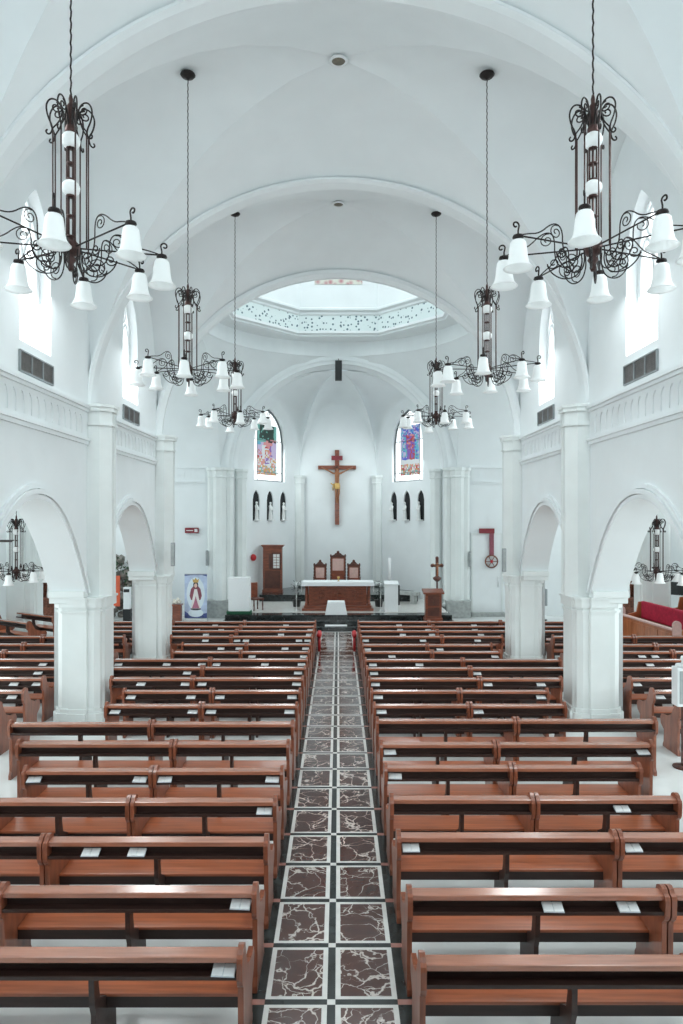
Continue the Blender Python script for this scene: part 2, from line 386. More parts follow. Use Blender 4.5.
for s, sn in ((-1, 'left'), (1, 'right')):
    # nave wall with arcade and clerestory openings
    outline = [(-4.4, 0)]
    for cy in BAYS:
        a = arcade(cy, 2.08, 2.55, 4.33)
        outline += [(a[0][0]-0.22, 0), (a[0][0]-0.22, 2.42), (a[0][0], 2.42)]+a+[(a[-1][0], 2.42), (a[-1][0]+0.22, 2.42), (a[-1][0]+0.22, 0)]
    outline += [(18.95, 0), (18.95, 11.2), (-4.4, 11.2)]
    holes = [lancet(cy, 0.58, 6.80, 8.30, 9.40) for cy in BAYS]
    struct(panel('wall_'+sn, outline, holes, 0.66, 'plaster', wallmat(s*(WX+0.33))))
    # arch mouldings, string courses and blind tracery band
    mo = MB()
    for cy in BAYS[1:]:
        for (o0, o1, t) in ((0.0, 0.075, 0.05), (0.085, 0.165, 0.085), (0.175, 0.25, 0.05)):
            A = arcade(cy, 2.08+o0, 2.55, 4.33+o0); B = arcade(cy, 2.08+o1, 2.55, 4.33+o1)
            rings = [[(s*WX, a[0], a[1]), (s*(WX-t), a[0], a[1]), (s*(WX-t), b[0], b[1]), (s*WX, b[0], b[1])] for a, b in zip(A, B)]
            mo.loft(rings, True, True, smooth=False)
    struct(mo.build('trim_1' if s < 0 else 'trim_2', 'plaster'))
    sm = MB()
    for z0, z1, t in ((5.46, 5.53, 0.04), (5.53, 5.58, 0.075), (6.10, 6.16, 0.05), (6.16, 6.22, 0.09), (6.22, 6.25, 0.06)):
        sm.box(*sorted((s*WX, s*(WX-t))), -4.3, 18.7, z0, z1)
    struct(sm.build('trim_3' if s < 0 else 'trim_4', 'plaster'))
    holes = []; y = 5.0
    while y < 18.4:
        if min(abs(y-pp) for pp in PIERS) > 0.46:
            holes.append(lancet(y, 0.085, 5.66, 5.86, 6.02, 4))
        y += 0.27
    struct(panel('trim_5' if s < 0 else 'trim_6', [(4.4, 5.58), (18.5, 5.58), (18.5, 6.10), (4.4, 6.10)], holes, 0.014, 'plaster', wallmat(s*(WX-0.007))))
    for i, py in enumerate(PIERS):
        pier('pillar_%s_%d' % (sn, i+1), s*5.08, py, 0.46, 0.43 if i < 3 else 0.34, 2.47)
        im = MB()                                                   # impost blocks carrying the arches
        for d in (-1, 1):
            yy = py+d*0.40
            im.box(*sorted((s*4.92, s*5.62)), *sorted((yy-d*0.1, yy+d*0.16)), 2.47, 2.60, 0, 0.012)
            im.box(*sorted((s*4.93, s*5.61)), *sorted((yy-d*0.1, yy+d*0.12)), 2.36, 2.47, 0, 0.01)
        struct(im.build('trim_impost_%s_%d' % (sn, i+1), 'stone_paint'))
        shaft('column_%s_%d' % (sn, i+1), s*WX, py, 0.44, s, 2.47, 6.27, 0.28)
    # outer aisle wall and aisle ceiling, transept shell
    ow = MB(); ow.box(*sorted((s*11.0, s*11.2)), -4.4, 18.9, 0, 5.0); struct(ow.build('wall_%s_outer' % sn, 'plaster'))
    ac = MB(); ac.box(*sorted((s*5.3, s*11.2)), -4.4, 18.9, 4.75, 4.9); struct(ac.build('ceiling_%s_aisle' % sn, 'plaster'))
    tw = MB(); tw.box(*sorted((s*12.9, s*13.1)), 18.7, EAST+0.2, 0, 11.2); struct(tw.build('wall_%s_transept_end' % sn, 'plaster'))
    tb = MB(); tb.box(*sorted((s*5.62, s*13.1)), 18.62, 18.82, 4.75, 11.2); tb.box(*sorted((s*11.0, s*13.1)), 18.62, 18.82, 0, 4.75)
    struct(tb.build('wall_%s_transept_back' % sn, 'plaster'))
    # transept barrel vault
    rings = []
    for X in (s*4.9, s*13.0):
        rings.append([(X, CY+4.75*math.cos(a), CZ+CR*math.sin(a)) for a in [PI*i/32 for i in range(33)]])
    struct(MB().loft(rings, False).build('ceiling_%s_transept' % sn, 'plaster', raw=False))
    # free pillar between aisle and transept
    pier('pillar_%s_transept' % sn, s*10.75, 23.4, 0.52, 0.40, 9.0)

# nave groin vaults, one per bay
def vault(cy, name, hb=2.55):
    mb = MB(); zs, h0, dh, a = 6.1, 4.62, 0.84, WX+0.02
    def zz(p, m): return zs+(h0+dh*(1-p*p))*math.sqrt(max(0, 1-m*m))
    NP, NQ = 12, 24
    for web in range(4):
        rings = []
        for i in range(NP+1):
            pp = math.sin(i/NP*PI/2)**0.9 if i else 0.001
            row = []
            for j in range(NQ+1):
                qv = math.sin((-1+2*j/NQ)*PI/2)*pp; z = zz(pp, abs(qv))
                if web == 0: row.append((qv*a, cy+pp*hb, z))
                elif web == 1: row.append((qv*a, cy-pp*hb, z))
                elif web == 2: row.append((pp*a, cy+qv*hb, z))
                else: row.append((-pp*a, cy+qv*hb, z))
            rings.append(row)
        mb.loft(rings, False)
    o = struct(mb.build(name, 'plaster'))
for i, cy in enumerate(BAYS): vault(cy, 'ceiling_%d' % (i+1))
# transverse ribs
def transverse(y, w, name, a=4.94, z0=6.1, apex=10.70, t=0.08):
    mb = MB(); rings = []
    for i in range(49):
        an = PI*i/48; c, sn_ = math.cos(an), math.sin(an)
        ins = (a*c, z0+(apex-z0)*sn_); out = ((a+t)*c, z0+(apex+t-z0)*sn_)
        rings.append([(ins[0], y-w+0.08, ins[1]), (ins[0], y+w-0.08, ins[1]), ((ins[0]+out[0])/2, y+w, (ins[1]+out[1])/2), (out[0], y+w, out[1]), (out[0], y-w, out[1]), ((ins[0]+out[0])/2, y-w, (ins[1]+out[1])/2)])
    mb.loft(rings, True, True, smooth=False)
    return struct(mb.build(name, 'plaster'))
for i, y in enumerate(PIERS[:3]): transverse(y, 0.22, 'beam_rib_%d' % (i+1))
transverse(18.74, 0.14, 'beam_rib_4', a=4.84, apex=10.60, t=0.2)

# crossing: pendentives, ring, octagonal drum
pd = MB(); RS = CR*math.sqrt(2)
for sx in (-1, 1):
    for sy in (-1, 1):
        rings = []
        for i in range(15):
            z = CZ+0.02+(CR-0.02)*i/14; r = math.sqrt(max(RS*RS-(z-CZ)**2, CR*CR)); a0 = math.acos(min(1, CR/r))
            rings.append([(sx*r*math.cos(a0+(PI/2-2*a0)*j/14), CY+sy*0.965*r*math.sin(a0+(PI/2-2*a0)*j/14), z) for j in range(15)])
        pd.loft(rings, False)
struct(pd.build('ceiling_pendentives', 'plaster'))
ZR = CZ+CR; AP = 3.83
def ring(r, z, n=64): return [(r*math.cos(2*PI*i/n), CY+0.965*r*math.sin(2*PI*i/n), z) for i in range(n)]
def octa(ap, z, n=64):
    out = []
    for i in range(n):
        a = 2*PI*i/n; k = (a+PI/8) % (PI/4)-PI/8; r = ap/math.cos(k); out.append((r*math.cos(a), CY+r*math.sin(a), z))
    return out
dr = MB()
dr.loft([ring(CR, ZR-0.01), ring(CR-0.06, ZR+0.03), ring(CR-0.06, 11.28)], smooth=False)
dr.loft([ring(CR-0.06, 11.28), octa(AP+0.10, 11.34)], smooth=False)
dr.loft([octa(AP+0.10, 11.34), octa(AP+0.10, 11.40), octa(AP, 11.44), octa(AP, 11.54)], smooth=False)
dr.loft([octa(AP, 12.14), octa(AP-0.05, 12.18), octa(AP-0.05, 12.26), octa(AP-0.16, 12.32), octa(AP-0.16, 12.40), octa(AP-0.10, 12.44), octa(AP-0.10, 14.3), octa(AP-0.6, 14.7), octa(AP-0.6, 15.6)], smooth=False)
dr.loft([octa(AP-0.6, 15.6), octa(0.02, 15.7)], smooth=False)
struct(dr.build('ceiling_drum', 'plaster'))
fz = MB(); fz.loft([octa(AP, 11.54), octa(AP, 12.14)], smooth=False); struct(fz.build('trim_frieze', 'floral_frieze'))
rp = MB(); rp.box(-0.95, 0.95, CY+AP-0.125, CY+AP-0.105, 13.35, 13.95); tag(rp.build('painted_panel', 'rose_painting'), 'rose coloured floral painted panel high inside the octagonal dome', 'painting')

# east wall of crossing + transepts with the chancel arch
def semi(r, zc, n=40, f=1.0): return [(r*math.cos(PI-PI*i/n), zc+f*r*math.sin(PI*i/n)) for i in range(n+1)]
outline = [(-13.0, 0), (-4.35, 0)]+semi(4.35, 6.05)+[(4.35, 0), (13.0, 0), (13.0, 11.4), (-13.0, 11.4)]
struct(panel('wall_back', outline, [lancet(s*7.25, 0.42, 6.9, 8.0, 8.75) for s in (-1, 1)], 0.5, 'plaster', facemat(EAST+0.25)))
ea = MB()
for r0, r1, t in ((4.35, 4.5, 0.05), (4.5, 4.68, 0.09)):
    A = semi(r0, 6.05); B = semi(r1, 6.05)
    ea.loft([[(a[0], EAST, a[1]), (a[0], EAST-t, a[1]), (b[0], EAST-t, b[1]), (b[0], EAST, b[1])] for a, b in zip(A, B)], True, True, smooth=False)
for s in (-1, 1):
    for z0, z1, t in ((5.46, 5.53, 0.05), (6.1, 6.2, 0.08), (5.53, 5.57, 0.08)):
        ea.box(*sorted((s*5.4, s*12.9)), EAST-t, EAST, z0, z1)
struct(ea.build('trim_7', 'plaster'))
tr_ = []
for s in (-1, 1):
    y = 5.75; hs = []
    while y < 9.6: hs.append(lancet(s*y, 0.085, 5.66, 5.86, 6.02, 4)); y += 0.27
    struct(panel('trim_8' if s < 0 else 'trim_9', [(s*5.5, 5.57), (s*9.8, 5.57), (s*9.8, 6.1), (s*5.5, 6.1)], hs, 0.014, 'plaster', facemat(EAST-0.007)))

# crossing piers: clustered shafts
def cluster(name, X, Y, rads, z1, base=0.0, plinth=True):
    mb = MB()
    for dx, dy, r in rads:
        prof = [(r+0.07, 0.42), (r+0.07, 0.52), (r, 0.58), (r, z1-0.42), (r+0.035, z1-0.40), (r+0.035, z1-0.35), (r+0.01, z1-0.33), (r+0.02, z1-0.16), (r+0.07, z1-0.10), (r+0.07, z1)]
        mb.lathe([(a, b+base*(b < 1)) for a, b in prof], (X+dx, Y+dy, 0), 8, ph=PI/8, smooth=False)
    o = struct(mb.build(name, 'stone_paint'))
    if plinth:
        pb = MB(); pb.box(X-0.50, X+0.50, Y-0.50, Y+0.4, 0, 0.70, 0, 0.03); struct(pb.build(name.replace('column', 'trim_plinth'), 'grey_stone'))
    return o
for s, sn in ((-1, 'left'), (1, 'right')):
    cluster('column_%s_crossing' % sn, s*4.85, EAST-0.22, [(0, -0.05, 0.30), (-s*0.36, 0.02, 0.17), (s*0.36, 0.02, 0.17)], 6.1)
    cluster('column_%s_chancel' % sn, s*4.12, EAST+0.55, [(0, 0, 0.26)], 6.1, plinth=False)

# apse: five-sided, with umbrella vault
APX = [(-4.45, EAST+0.1), (-4.40, 29.3), (-1.86, 33.2), (1.86, 33.2), (4.40, 29.3), (4.45, EAST+0.1)]
def apse_wall(i, holes, name):
    a, b = Vector(APX[i]), Vector(APX[i+1]); L_ = (b-a).length; u = (b-a)/L_
    n = Vector((u.y, -u.x))
    if n.dot(Vector((0, 29.5))-a) > 0: n = -n          # outward
    pl = M3((u.x, u.y, 0), (0, 0, 1), (n.x, n.y, 0), (a.x+n.x*0.2, a.y+n.y*0.2, 0))
    struct(panel(name, [(-0.05, 0), (L_+0.05, 0), (L_+0.05, 10.6), (-0.05, 10.6)], holes, 0.4, 'plaster', pl))
    return a, u, n, L_
FRAMES = {}
names = ['wall_apse_1', 'wall_apse_2', 'wall_apse_3', 'wall_apse_4', 'wall_apse_5']
for i in range(5):
    L_ = (Vector(APX[i+1])-Vector(APX[i])).length
    hs = []
    if i in (1, 3):
        mid = L_/2
        hs = [lancet(mid, 1.12, 5.72, 7.5, 9.05)]+[lancet(mid+k*0.98, 0.235, 3.92, 4.85, 5.30, 5) for k in (-1, 0, 1)]
    FRAMES[i] = apse_wall(i, hs, names[i])
ap = MB(); C0 = Vector((0, 29.2))
for i in range(5):
    a, b = Vector(APX[i]), Vector(APX[i+1]); rings = []
    for k in range(15):
        rho = math.cos(k/14*PI/2); row = []
        for j in range(21):
            qv = math.sin((-1+2*j/20)*PI/2); t = (qv+1)/2
            zs = 6.1+3.45*math.sqrt(max(0, 1-qv*qv))*(1.0 if 0 < i < 4 else 0.35)
            P = a.lerp(b, t); P = C0+(P-C0)*rho
            row.append((P.x, P.y, zs+(10.35-zs)*math.sqrt(max(0, 1-rho*rho))))
        rings.append(row)
    ap.loft(rings, False)
struct(ap.build('ceiling_apse', 'plaster'))
for s, sn in ((-1, 'left'), (1, 'right')):
    cluster('column_%s_apse' % sn, s*1.90, 33.0, [(0, 0, 0.26)], 6.1, base=0.4, plinth=False)
# soffit of the chancel arch
so = MB(); A = semi(4.34, 6.05); so.loft([[(p[0], EAST, p[1]) for p in A], [(p[0], 29.3, p[1]) for p in A]], False); struct(so.build('ceiling_chancel_arch', 'plaster'))

# sanctuary steps and platforms
st = MB()
for k, y in enumerate((24.25, 24.75, 25.25)): st.box(-4.2, 4.2, y, 34.0, 0.15*k+0.0008, 0.15*k+0.15, 0, 0.012)
struct(st.build('floor_sanctuary_steps', 'black_marble'))
sp = MB(); sp.box(-4.15, 4.15, 25.85, 33.1, 0.4505, 0.462); struct(sp.build('floor_sanctuary', 'white_marble'))
s2 = MB(); s2.box(-3.4, 3.4, 29.3, 33.0, 0.4622, 0.75, 0, 0.01); struct(s2.build('floor_dais', 'black_marble'))

# gallery under the camera and the wall behind it
gl = MB(); gl.box(-WX, WX, -4.4, 1.5, 2.05, 2.3); struct(gl.build('floor_gallery', 'dark_shade_wood'))
gp = MB(); gp.box(-WX, WX, 1.38, 1.5, 2.3, 2.78); gp.box(-WX, WX, 1.33, 1.53, 2.78, 2.83); struct(gp.build('wall_added_parapet', 'dark_shade_wood'))  # unseen parapet added to keep the rear fill off the near pews
gw = MB(); gw.box(-13, 13, -4.6, -4.4, 0, 11.5); struct(gw.build('wall_front', 'plaster'))

# ================================================================== WINDOWS AND VENTS
wi = 0
def clerestory(s, cy):
    global wi; wi += 1
    w = panel('window_%d' % wi, lancet(cy, 0.60, 6.78, 8.30, 9.42), [lancet(cy, 0.53, 6.86, 8.28, 9.32)], 0.06, 'white_paint', wallmat(s*(WX+0.22)))
    struct(w)
    ob = [(cy+0.24*math.cos(a), 8.92+0.24*math.sin(a)) for a in [2*PI*k/20 for k in range(20)]]
    tr = MB()
    X = s*(WX+0.22)
    tr.tube([(X, a, b) for a, b in ob]+[(X, *ob[0])], 0.03)
    for d in (-1, 1):
        l = lancet(cy+d*0.265, 0.255, 7.8, 8.20, 8.72, 6)
        tr.tube([(X, a, b) for a, b in l], 0.028)
    tr.build('tracery', 'white_paint', w)
    g = panel('glass', lancet(cy, 0.59, 6.79, 8.30, 9.40), [], 0.02, 'daylit_glass', wallmat(s*(WX+0.26)), w)
for s in (-1, 1):
    for cy in BAYS[1:]: clerestory(s, cy)
for s in (-1, 1):
    wi += 1
    w = struct(panel('window_%d' % wi, lancet(s*7.25, 0.44, 6.88, 8.0, 8.78), [lancet(s*7.25, 0.37, 6.95, 8.0, 8.68)], 0.05, 'white_paint', facemat(EAST+0.2)))
    panel('glass', lancet(s*7.25, 0.42, 6.9, 8.0, 8.75), [], 0.02, 'daylit_glass', facemat(EAST+0.26), w)

VL = {(-1, 1): 'over the banner-side arch second from the crossing', (-1, 2): 'over the banner-side arch next to the crossing', (1, 1): 'over the lectern-side arch second from the crossing', (1, 2): 'over the lectern-side arch next to the crossing'}
for s in (-1, 1):
    for bi in (2, 3):
        cy = BAYS[bi]; X = s*(WX-0.02)
        v = thing('wall_vent', 'grey louvred vent below the lancet window '+VL[(s, bi-1)], 'vent', (X, cy, 6.30), 0, 'clerestory vents')
        f = MB()
        f.box(-0.018, 0.018, -0.62, 0.62, 0, 0.022); f.box(-0.018, 0.018, -0.62, 0.62, 0.318, 0.34)
        for yy in (-0.61, -0.205, 0.205, 0.61): f.box(-0.018, 0.018, yy-0.012, yy+0.012, 0.022, 0.318)
        f.build('frame', 'grey_plastic', v)
        for kk, yc in enumerate((-0.407, 0, 0.407)):
            l = MB(); l.box(0.008*s, 0.016*s, yc-0.19, yc+0.19, 0.025, 0.315)
            for z in range(9): l.obox((0, yc, 0.04+z*0.032), (0.010, 0, 0.006*s), (0, 0.188, 0), (0.0012, 0, 0.0022))
            l.build('louvre_panel', 'louvre', v)

# stained glass
def stained(i, name, fn, label):
    a, u, n, L_ = FRAMES[i]; mid = L_/2
    pl = lambda off: M3((u.x, u.y, 0), (0, 0, 1), (n.x, n.y, 0), (a.x+n.x*off, a.y+n.y*off, 0))
    w = struct(panel(name, lancet(mid, 1.14, 5.70, 7.5, 9.07), [lancet(mid, 1.07, 5.77, 7.5, 8.97)], 0.05, 'lead', pl(0.16)))
    panel('border_glass', lancet(mid, 1.12, 5.72, 7.5, 9.04), [], 0.02, 'border_glass', pl(0.22), w)
    bars = MB()
    def pt(x, z, off): return (a.x+u.x*x+n.x*off, a.y+u.y*x+n.y*off, z)
    for z in (5.72+0.42, 7.6): bars.tube([pt(mid-1.08, z, 0.16), pt(mid+1.08, z, 0.16)], 0.014, 5)
    for d in (-0.72, 0.72): bars.tube([pt(mid+d, 5.74, 0.16), pt(mid+d, 8.3, 0.16)], 0.014, 5)
    bars.build('glazing_bar', 'lead', w)
    cols = ['white','aqua','blue','violet','red','rose','amber','green','teal','lilac','black']
    g = MB(); NX, NZ = 15, 32; x0, x1, z0, z1 = mid-0.70, mid+0.70, 6.02, 8.30
    rnd = random.Random(i)
    V = {}
    for iz in range(NZ+1):
        for ix in range(NX+1):
            jx = rnd.uniform(-.3, .3) if 0 < ix < NX else 0; jz = rnd.uniform(-.3, .3) if 0 < iz < NZ else 0
            V[ix, iz] = g.bm.verts.new(pt(x0+(x1-x0)*(ix+jx)/NX, z0+(z1-z0)*(iz+jz)/NZ, 0.195))
    for iz in range(NZ):
        for ix in range(NX):
            c = fn((ix+.5)/NX, (iz+.5)/NZ, rnd)
            if c: g._f([V[ix,iz], V[ix+1,iz], V[ix+1,iz+1], V[ix,iz+1]], cols.index(c))
    g.build('coloured_glass', ['stained_'+c for c in cols], w)
def fn_l(x, z, r):
    dx = abs(x-.5)
    if z > .72: return 'green' if (dx < .40 and r.random() < .93) else 'teal'
    if z > .66: return 'teal' if x < .45 else ('black' if r.random() < .6 else 'rose')
    if z > .58: return 'rose' if .35 < x < .8 else ('aqua' if x < .2 else 'lilac')
    if z > .34:
        if x < .28: return r.choice(['white','rose','red','lilac']) if z < .5 else 'lilac'
        if x < .40: return 'white'
        if x < .62: return r.choice(['rose','amber','white','red'])
        return r.choice(['violet','lilac','rose']) if x < .8 else 'lilac'
    if z > .2: return r.choice(['lilac','violet','white']) if .4 < x < .7 else r.choice(['white','amber','rose'])
    return r.choice(['amber','white','teal','rose','amber'])
def fn_r(x, z, r):
    dx = abs(x-.5)
    if z > .80: return r.choice(['violet','lilac','aqua','blue'])
    if z > .7: return r.choice(['lilac','violet','aqua']) if dx > .2 else r.choice(['rose','violet','red'])
    if dx < .22 and z > .52: return r.choice(['red','violet','rose']) if dx < .2 else 'violet'
    if .3 < x < .72 and .3 < z: return 'violet' if x < .5 else r.choice(['red','violet','red'])
    if z > .3: return r.choice(['aqua','aqua','blue','lilac','teal']) if dx < .42 else 'lilac'
    if z > .22: return 'white'
    return r.choice(['white','red','amber','teal','rose','white'])
stained(1, 'window_%d' % (wi+1), fn_l, ''); stained(3, 'window_%d' % (wi+2), fn_r, '')

# niche statues
ordn = ['nearest the nave', 'in the middle', 'nearest the crucifix']
for i, side in ((1, 'banner'), (3, 'lectern')):
    a, u, n, L_ = FRAMES[i]
    bk = MB()
    cpt = (a.x+u.x*L_/2+n.x*0.075, a.y+u.y*L_/2+n.y*0.075, 4.6)
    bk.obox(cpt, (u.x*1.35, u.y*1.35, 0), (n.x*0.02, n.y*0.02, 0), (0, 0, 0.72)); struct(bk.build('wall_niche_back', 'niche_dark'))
    ks = (-1, 0, 1)
    for k in ks:
        idx = k+1 if i == 1 else 1-k
        P = (a.x+u.x*(L_/2+k*0.98)+n.x*-0.07, a.y+u.y*(L_/2+k*0.98)+n.y*-0.07, 3.925)
        lab = 'small white robed statue in dark pointed niche below %s-side stained glass, niche %s' % (side, ordn[idx])
        t = thing('niche_statue', lab, 'statue', P, math.atan2(u.y, u.x), 'statues in the apse niches')
        b = MB(); b.lathe([(0.085, 0), (0.09, 0.03), (0.085, 0.25), (0.065, 0.5), (0.08, 0.66), (0.035, 0.74), (0.04, 0.76)], (-0.06, 0, 0), 10)
        b.ball((-0.06, -0.005, 0.80), 0.055); b.tube([(-0.13, -0.02, 0.62), (-0.10, -0.08, 0.48), (-0.03, -0.10, 0.52)], 0.03); b.tube([(0.04, -0.02, 0.62), (0.03, -0.08, 0.48), (-0.03, -0.10, 0.52)], 0.03)
        b.build('figure', 'statue_white', t)
        p_ = MB(); p_.box(-0.17, 0.17, -0.09, 0.07, 0.0, 0.05); p_.build('pedestal', 'statue_white', t)

# ================================================================== CHANDELIERS
def spiral(cx, cz, r0, r1, a0, turns, n=26):
    return [(cx+(r0+(r1-r0)*i/n)*math.cos(a0+turns*2*PI*i/n), cz+(r0+(r1-r0)*i/n)*math.sin(a0+turns*2*PI*i/n)) for i in range(n+1)]
def smooth2(pts, it=3):
    for _ in range(it):
        o = [pts[0]]
        for a, b in zip(pts, pts[1:]):
            o += [tuple(x*.75+y*.25 for x, y in zip(a, b)), tuple(x*.25+y*.75 for x, y in zip(a, b))]
        pts = o+[pts[-1]]
    return pts
def rad(pts, ang): return [(r*math.cos(ang), r*math.sin(ang), z) for r, z in pts]
def chandelier(top, label, loc, rz, group, iron='iron', R=0.80):
    """origin at the hub; top = height of the ceiling above the hub"""
    t = thing('chandelier', label, 'chandelier', loc, rz, group)
    c = MB(); c.lathe([(0.02, 0), (0.115, 0.0), (0.125, -0.02), (0.10, -0.05), (0.03, -0.075), (0.02, -0.09)], (0, 0, top), 16); c.build('ceiling_canopy', iron, t)
    ch = MB(); n = int((top-1.5)/0.035)
    ch.tube([(0.004*math.sin(i*2.1), 0.004*math.cos(i*2.1), 1.36+(top-0.08-1.36)*i/n) for i in range(n+1)], lambda s_: 0.0085, 5)
    ch.build('chain', iron, t)
    sp = MB()
    sp.lathe([(0.012, 1.50), (0.02, 1.46), (0.018, 1.42), (0.04, 1.38), (0.038, 1.20), (0.05, 1.17), (0.05, 1.13), (0.02, 1.11)], (0, 0, 0), 10)
    sp.lathe([(0.018, -0.21), (0.03, -0.18), (0.02, -0.15), (0.05, -0.11), (0.03, -0.08), (0.075, -0.05), (0.085, 0.02), (0.05, 0.06), (0.03, 0.10)], (0, 0, 0), 12)
    for z0, z1 in ((0.10, 0.50), (0.66, 0.98)):
        for k in range(4):
            a = PI/4+k*PI/2; sp.tube([(0.03*math.cos(a), 0.03*math.sin(a), z0), (0.03*math.cos(a), 0.03*math.sin(a), z1)], 0.009, 5)
        for z in (z0, (z0+z1)/2, z1): sp.lathe([(0.02, z-0.015), (0.042, z-0.008), (0.042, z+0.008), (0.02, z+0.015)], (0, 0, 0), 8)
    sp.build('spine', 'bronze' if iron == 'iron' else iron, t)
    for z, r in ((0.58, 0.082), (1.05, 0.085)):
        g = MB(); g.ball((0, 0, z), r, seg=16); g.build('glass_globe', 'frosted_glass', t)
    for k in range(8):
        a = k*PI/4+PI/8; b = MB(); b.tube([(0.155*math.cos(a), 0.155*math.sin(a), -0.02), (0.155*math.cos(a), 0.155*math.sin(a), 1.12)], 0.007, 5)
        b.build('rod', 'bronze' if iron == 'iron' else iron, t)
    for k in range(8):
        a = k*PI/4+PI/8; s_ = MB()
        big = smooth2([(0.03, 1.16), (0.06, 1.30), (0.10, 1.40), (0.17, 1.41), (0.215, 1.33), (0.20, 1.22), (0.155, 1.13), (0.17, 1.06), (0.20, 1.045), (0.215, 1.07), (0.20, 1.09)], 2)
        s_.tube(rad(big, a), 0.008, 5)
        s_.tube(rad(spiral(0.125, 1.33, 0.055, 0.012, PI*0.5, 1.4, 18), a), 0.007, 5)
        s_.tube(rad(smooth2([(0.155, 1.12), (0.10, 1.20), (0.075, 1.30), (0.07, 1.35)], 2), a), 0.007, 5)
        s_.build('crown_scroll', iron, t)
    for k in range(8):
        a = k*PI/4; m_ = MB(); up = k % 2
        zc = 0.05 if up else 0.0
        m_.tube(rad([(0.06, 0.0), (R-0.30, zc*0.6), (R+0.03, zc)], a), 0.0075, 5)
        m_.tube(rad(smooth2([(R, zc), (R-0.10, zc+0.03), (R-0.22, zc+0.05), (0.46, 0.15+zc), (0.38, 0.16+zc), (0.335, 0.10+zc), (0.335, -0.02), (0.30, -0.12), (0.22, -0.15), (0.155, -0.11), (0.145, -0.04)], 2), a), 0.0062, 5)
        m_.tube(rad(spiral(0.405, 0.085+zc, 0.065, 0.012, PI*0.6, -1.5, 20), a), 0.0052, 5)
        m_.tube(rad(smooth2([(0.10, -0.03), (0.09, -0.14), (0.14, -0.24), (0.26, -0.25), (0.36, -0.18), (0.40, -0.10)], 2), a), 0.0062, 5)
        m_.tube(rad(spiral(0.22, -0.15, 0.085, 0.015, -PI*0.5, 1.6, 22), a), 0.0052, 5)
        m_.tube(rad(spiral(0.345, -0.085, 0.055, 0.012, 0, -1.4, 16), a), 0.006, 5)
        m_.tube(rad([(R, zc-0.02), (R, zc+0.04)]+spiral(R+0.025, zc+0.085, 0.035, 0.01, PI, -0.9, 12), a), 0.008, 5)
        m_.lathe([(0.012, 0.01), (0.045, -0.0), (0.05, -0.02), (0.02, -0.03), (0.03, -0.05)], (R*math.cos(a), R*math.sin(a), zc), 10)
        ar = m_.build('arm', iron, t)
        b = MB(); h = 0.30
        prof = [(0.028, -0.04), (0.062, -0.05), (0.078, -0.07), (0.086, -0.12), (0.094, -0.20), (0.108, -0.26), (0.132, -0.295), (0.15, -0.31), (0.146, -0.314), (0.126, -0.292), (0.10, -0.255), (0.087, -0.20), (0.079, -0.12), (0.07, -0.075)]
        prof = [(r_*0.87, z_*0.92) for r_, z_ in prof]
        b.lathe(prof, (R*math.cos(a), R*math.sin(a), zc), 18, cap=False)
        b.build('bell_shade', 'frosted_glass', ar)
    for o in COL.objects:
        if o.parent is t and o.name.split('.')[0] in ('spine', 'glass_globe', 'rod', 'crown_scroll'):
            for v in o.data.vertices:
                if v.co.z > 0.1: v.co.z = 0.1+(v.co.z-0.1)*0.92
    return t
pos = [(-2.43, 6.2), (2.31, 6.2), (-2.47, 11.2), (2.435, 11.2), (-2.47, 16.3), (2.33, 16.3)]
dist = ['nearest the gallery', 'second from the gallery', 'closest to the crossing']
c0 = None; HUB = 6.46
for i, (x, y) in enumerate(pos):
    side = 'banner' if x < 0 else 'lectern'
    lab = 'scrolled iron chandelier with white glass bells, %s side of nave, %s' % (side, dist[i//2])
    rz = [0.22, 0.35, 0.15, 0.5, 0.3, 0.1][i]
    if c0 is None:
        c0 = chandelier(4.84, lab, (x, y, HUB), rz, 'nave chandeliers'); note_kids(c0)
    else: dup(c0, (x, y, HUB), rz, lab)
for s in (-1, 1):
    lab = 'lower dark iron chandelier seen through the %s-side arch, hung in the side aisle' % ('banner' if s < 0 else 'lectern')
    if s < 0: c1 = chandelier(2.05, lab, (-8.02, 17.0, 2.70), 0.2, 'aisle chandeliers', R=0.72); note_kids(c1)
    else: dup(c1, (7.92, 17.0, 2.70), 0.45, lab)

# recessed downlights in the vault crown
for (y, lab) in ((11.2, 'round recessed downlight in vault crown between the larger chandeliers'), (16.3, 'round recessed downlight in vault crown close to the dome arch')):
    d = thing('downlight', lab, 'ceiling light', (0, y, 11.52), 0, 'vault downlights')
    r = MB(); r.lathe([(0.10, 0.0), (0.15, 0.0), (0.155, -0.02), (0.13, -0.035), (0.115, -0.03), (0.10, 0.02)], seg=20, cap=False); r.build('trim_ring', 'white_paint', d)
    l = MB(); l.lathe([(0.002, -0.012), (0.112, -0.012), (0.118, 0.0)], seg=20); l.build('lens', 'gold_dim', d)

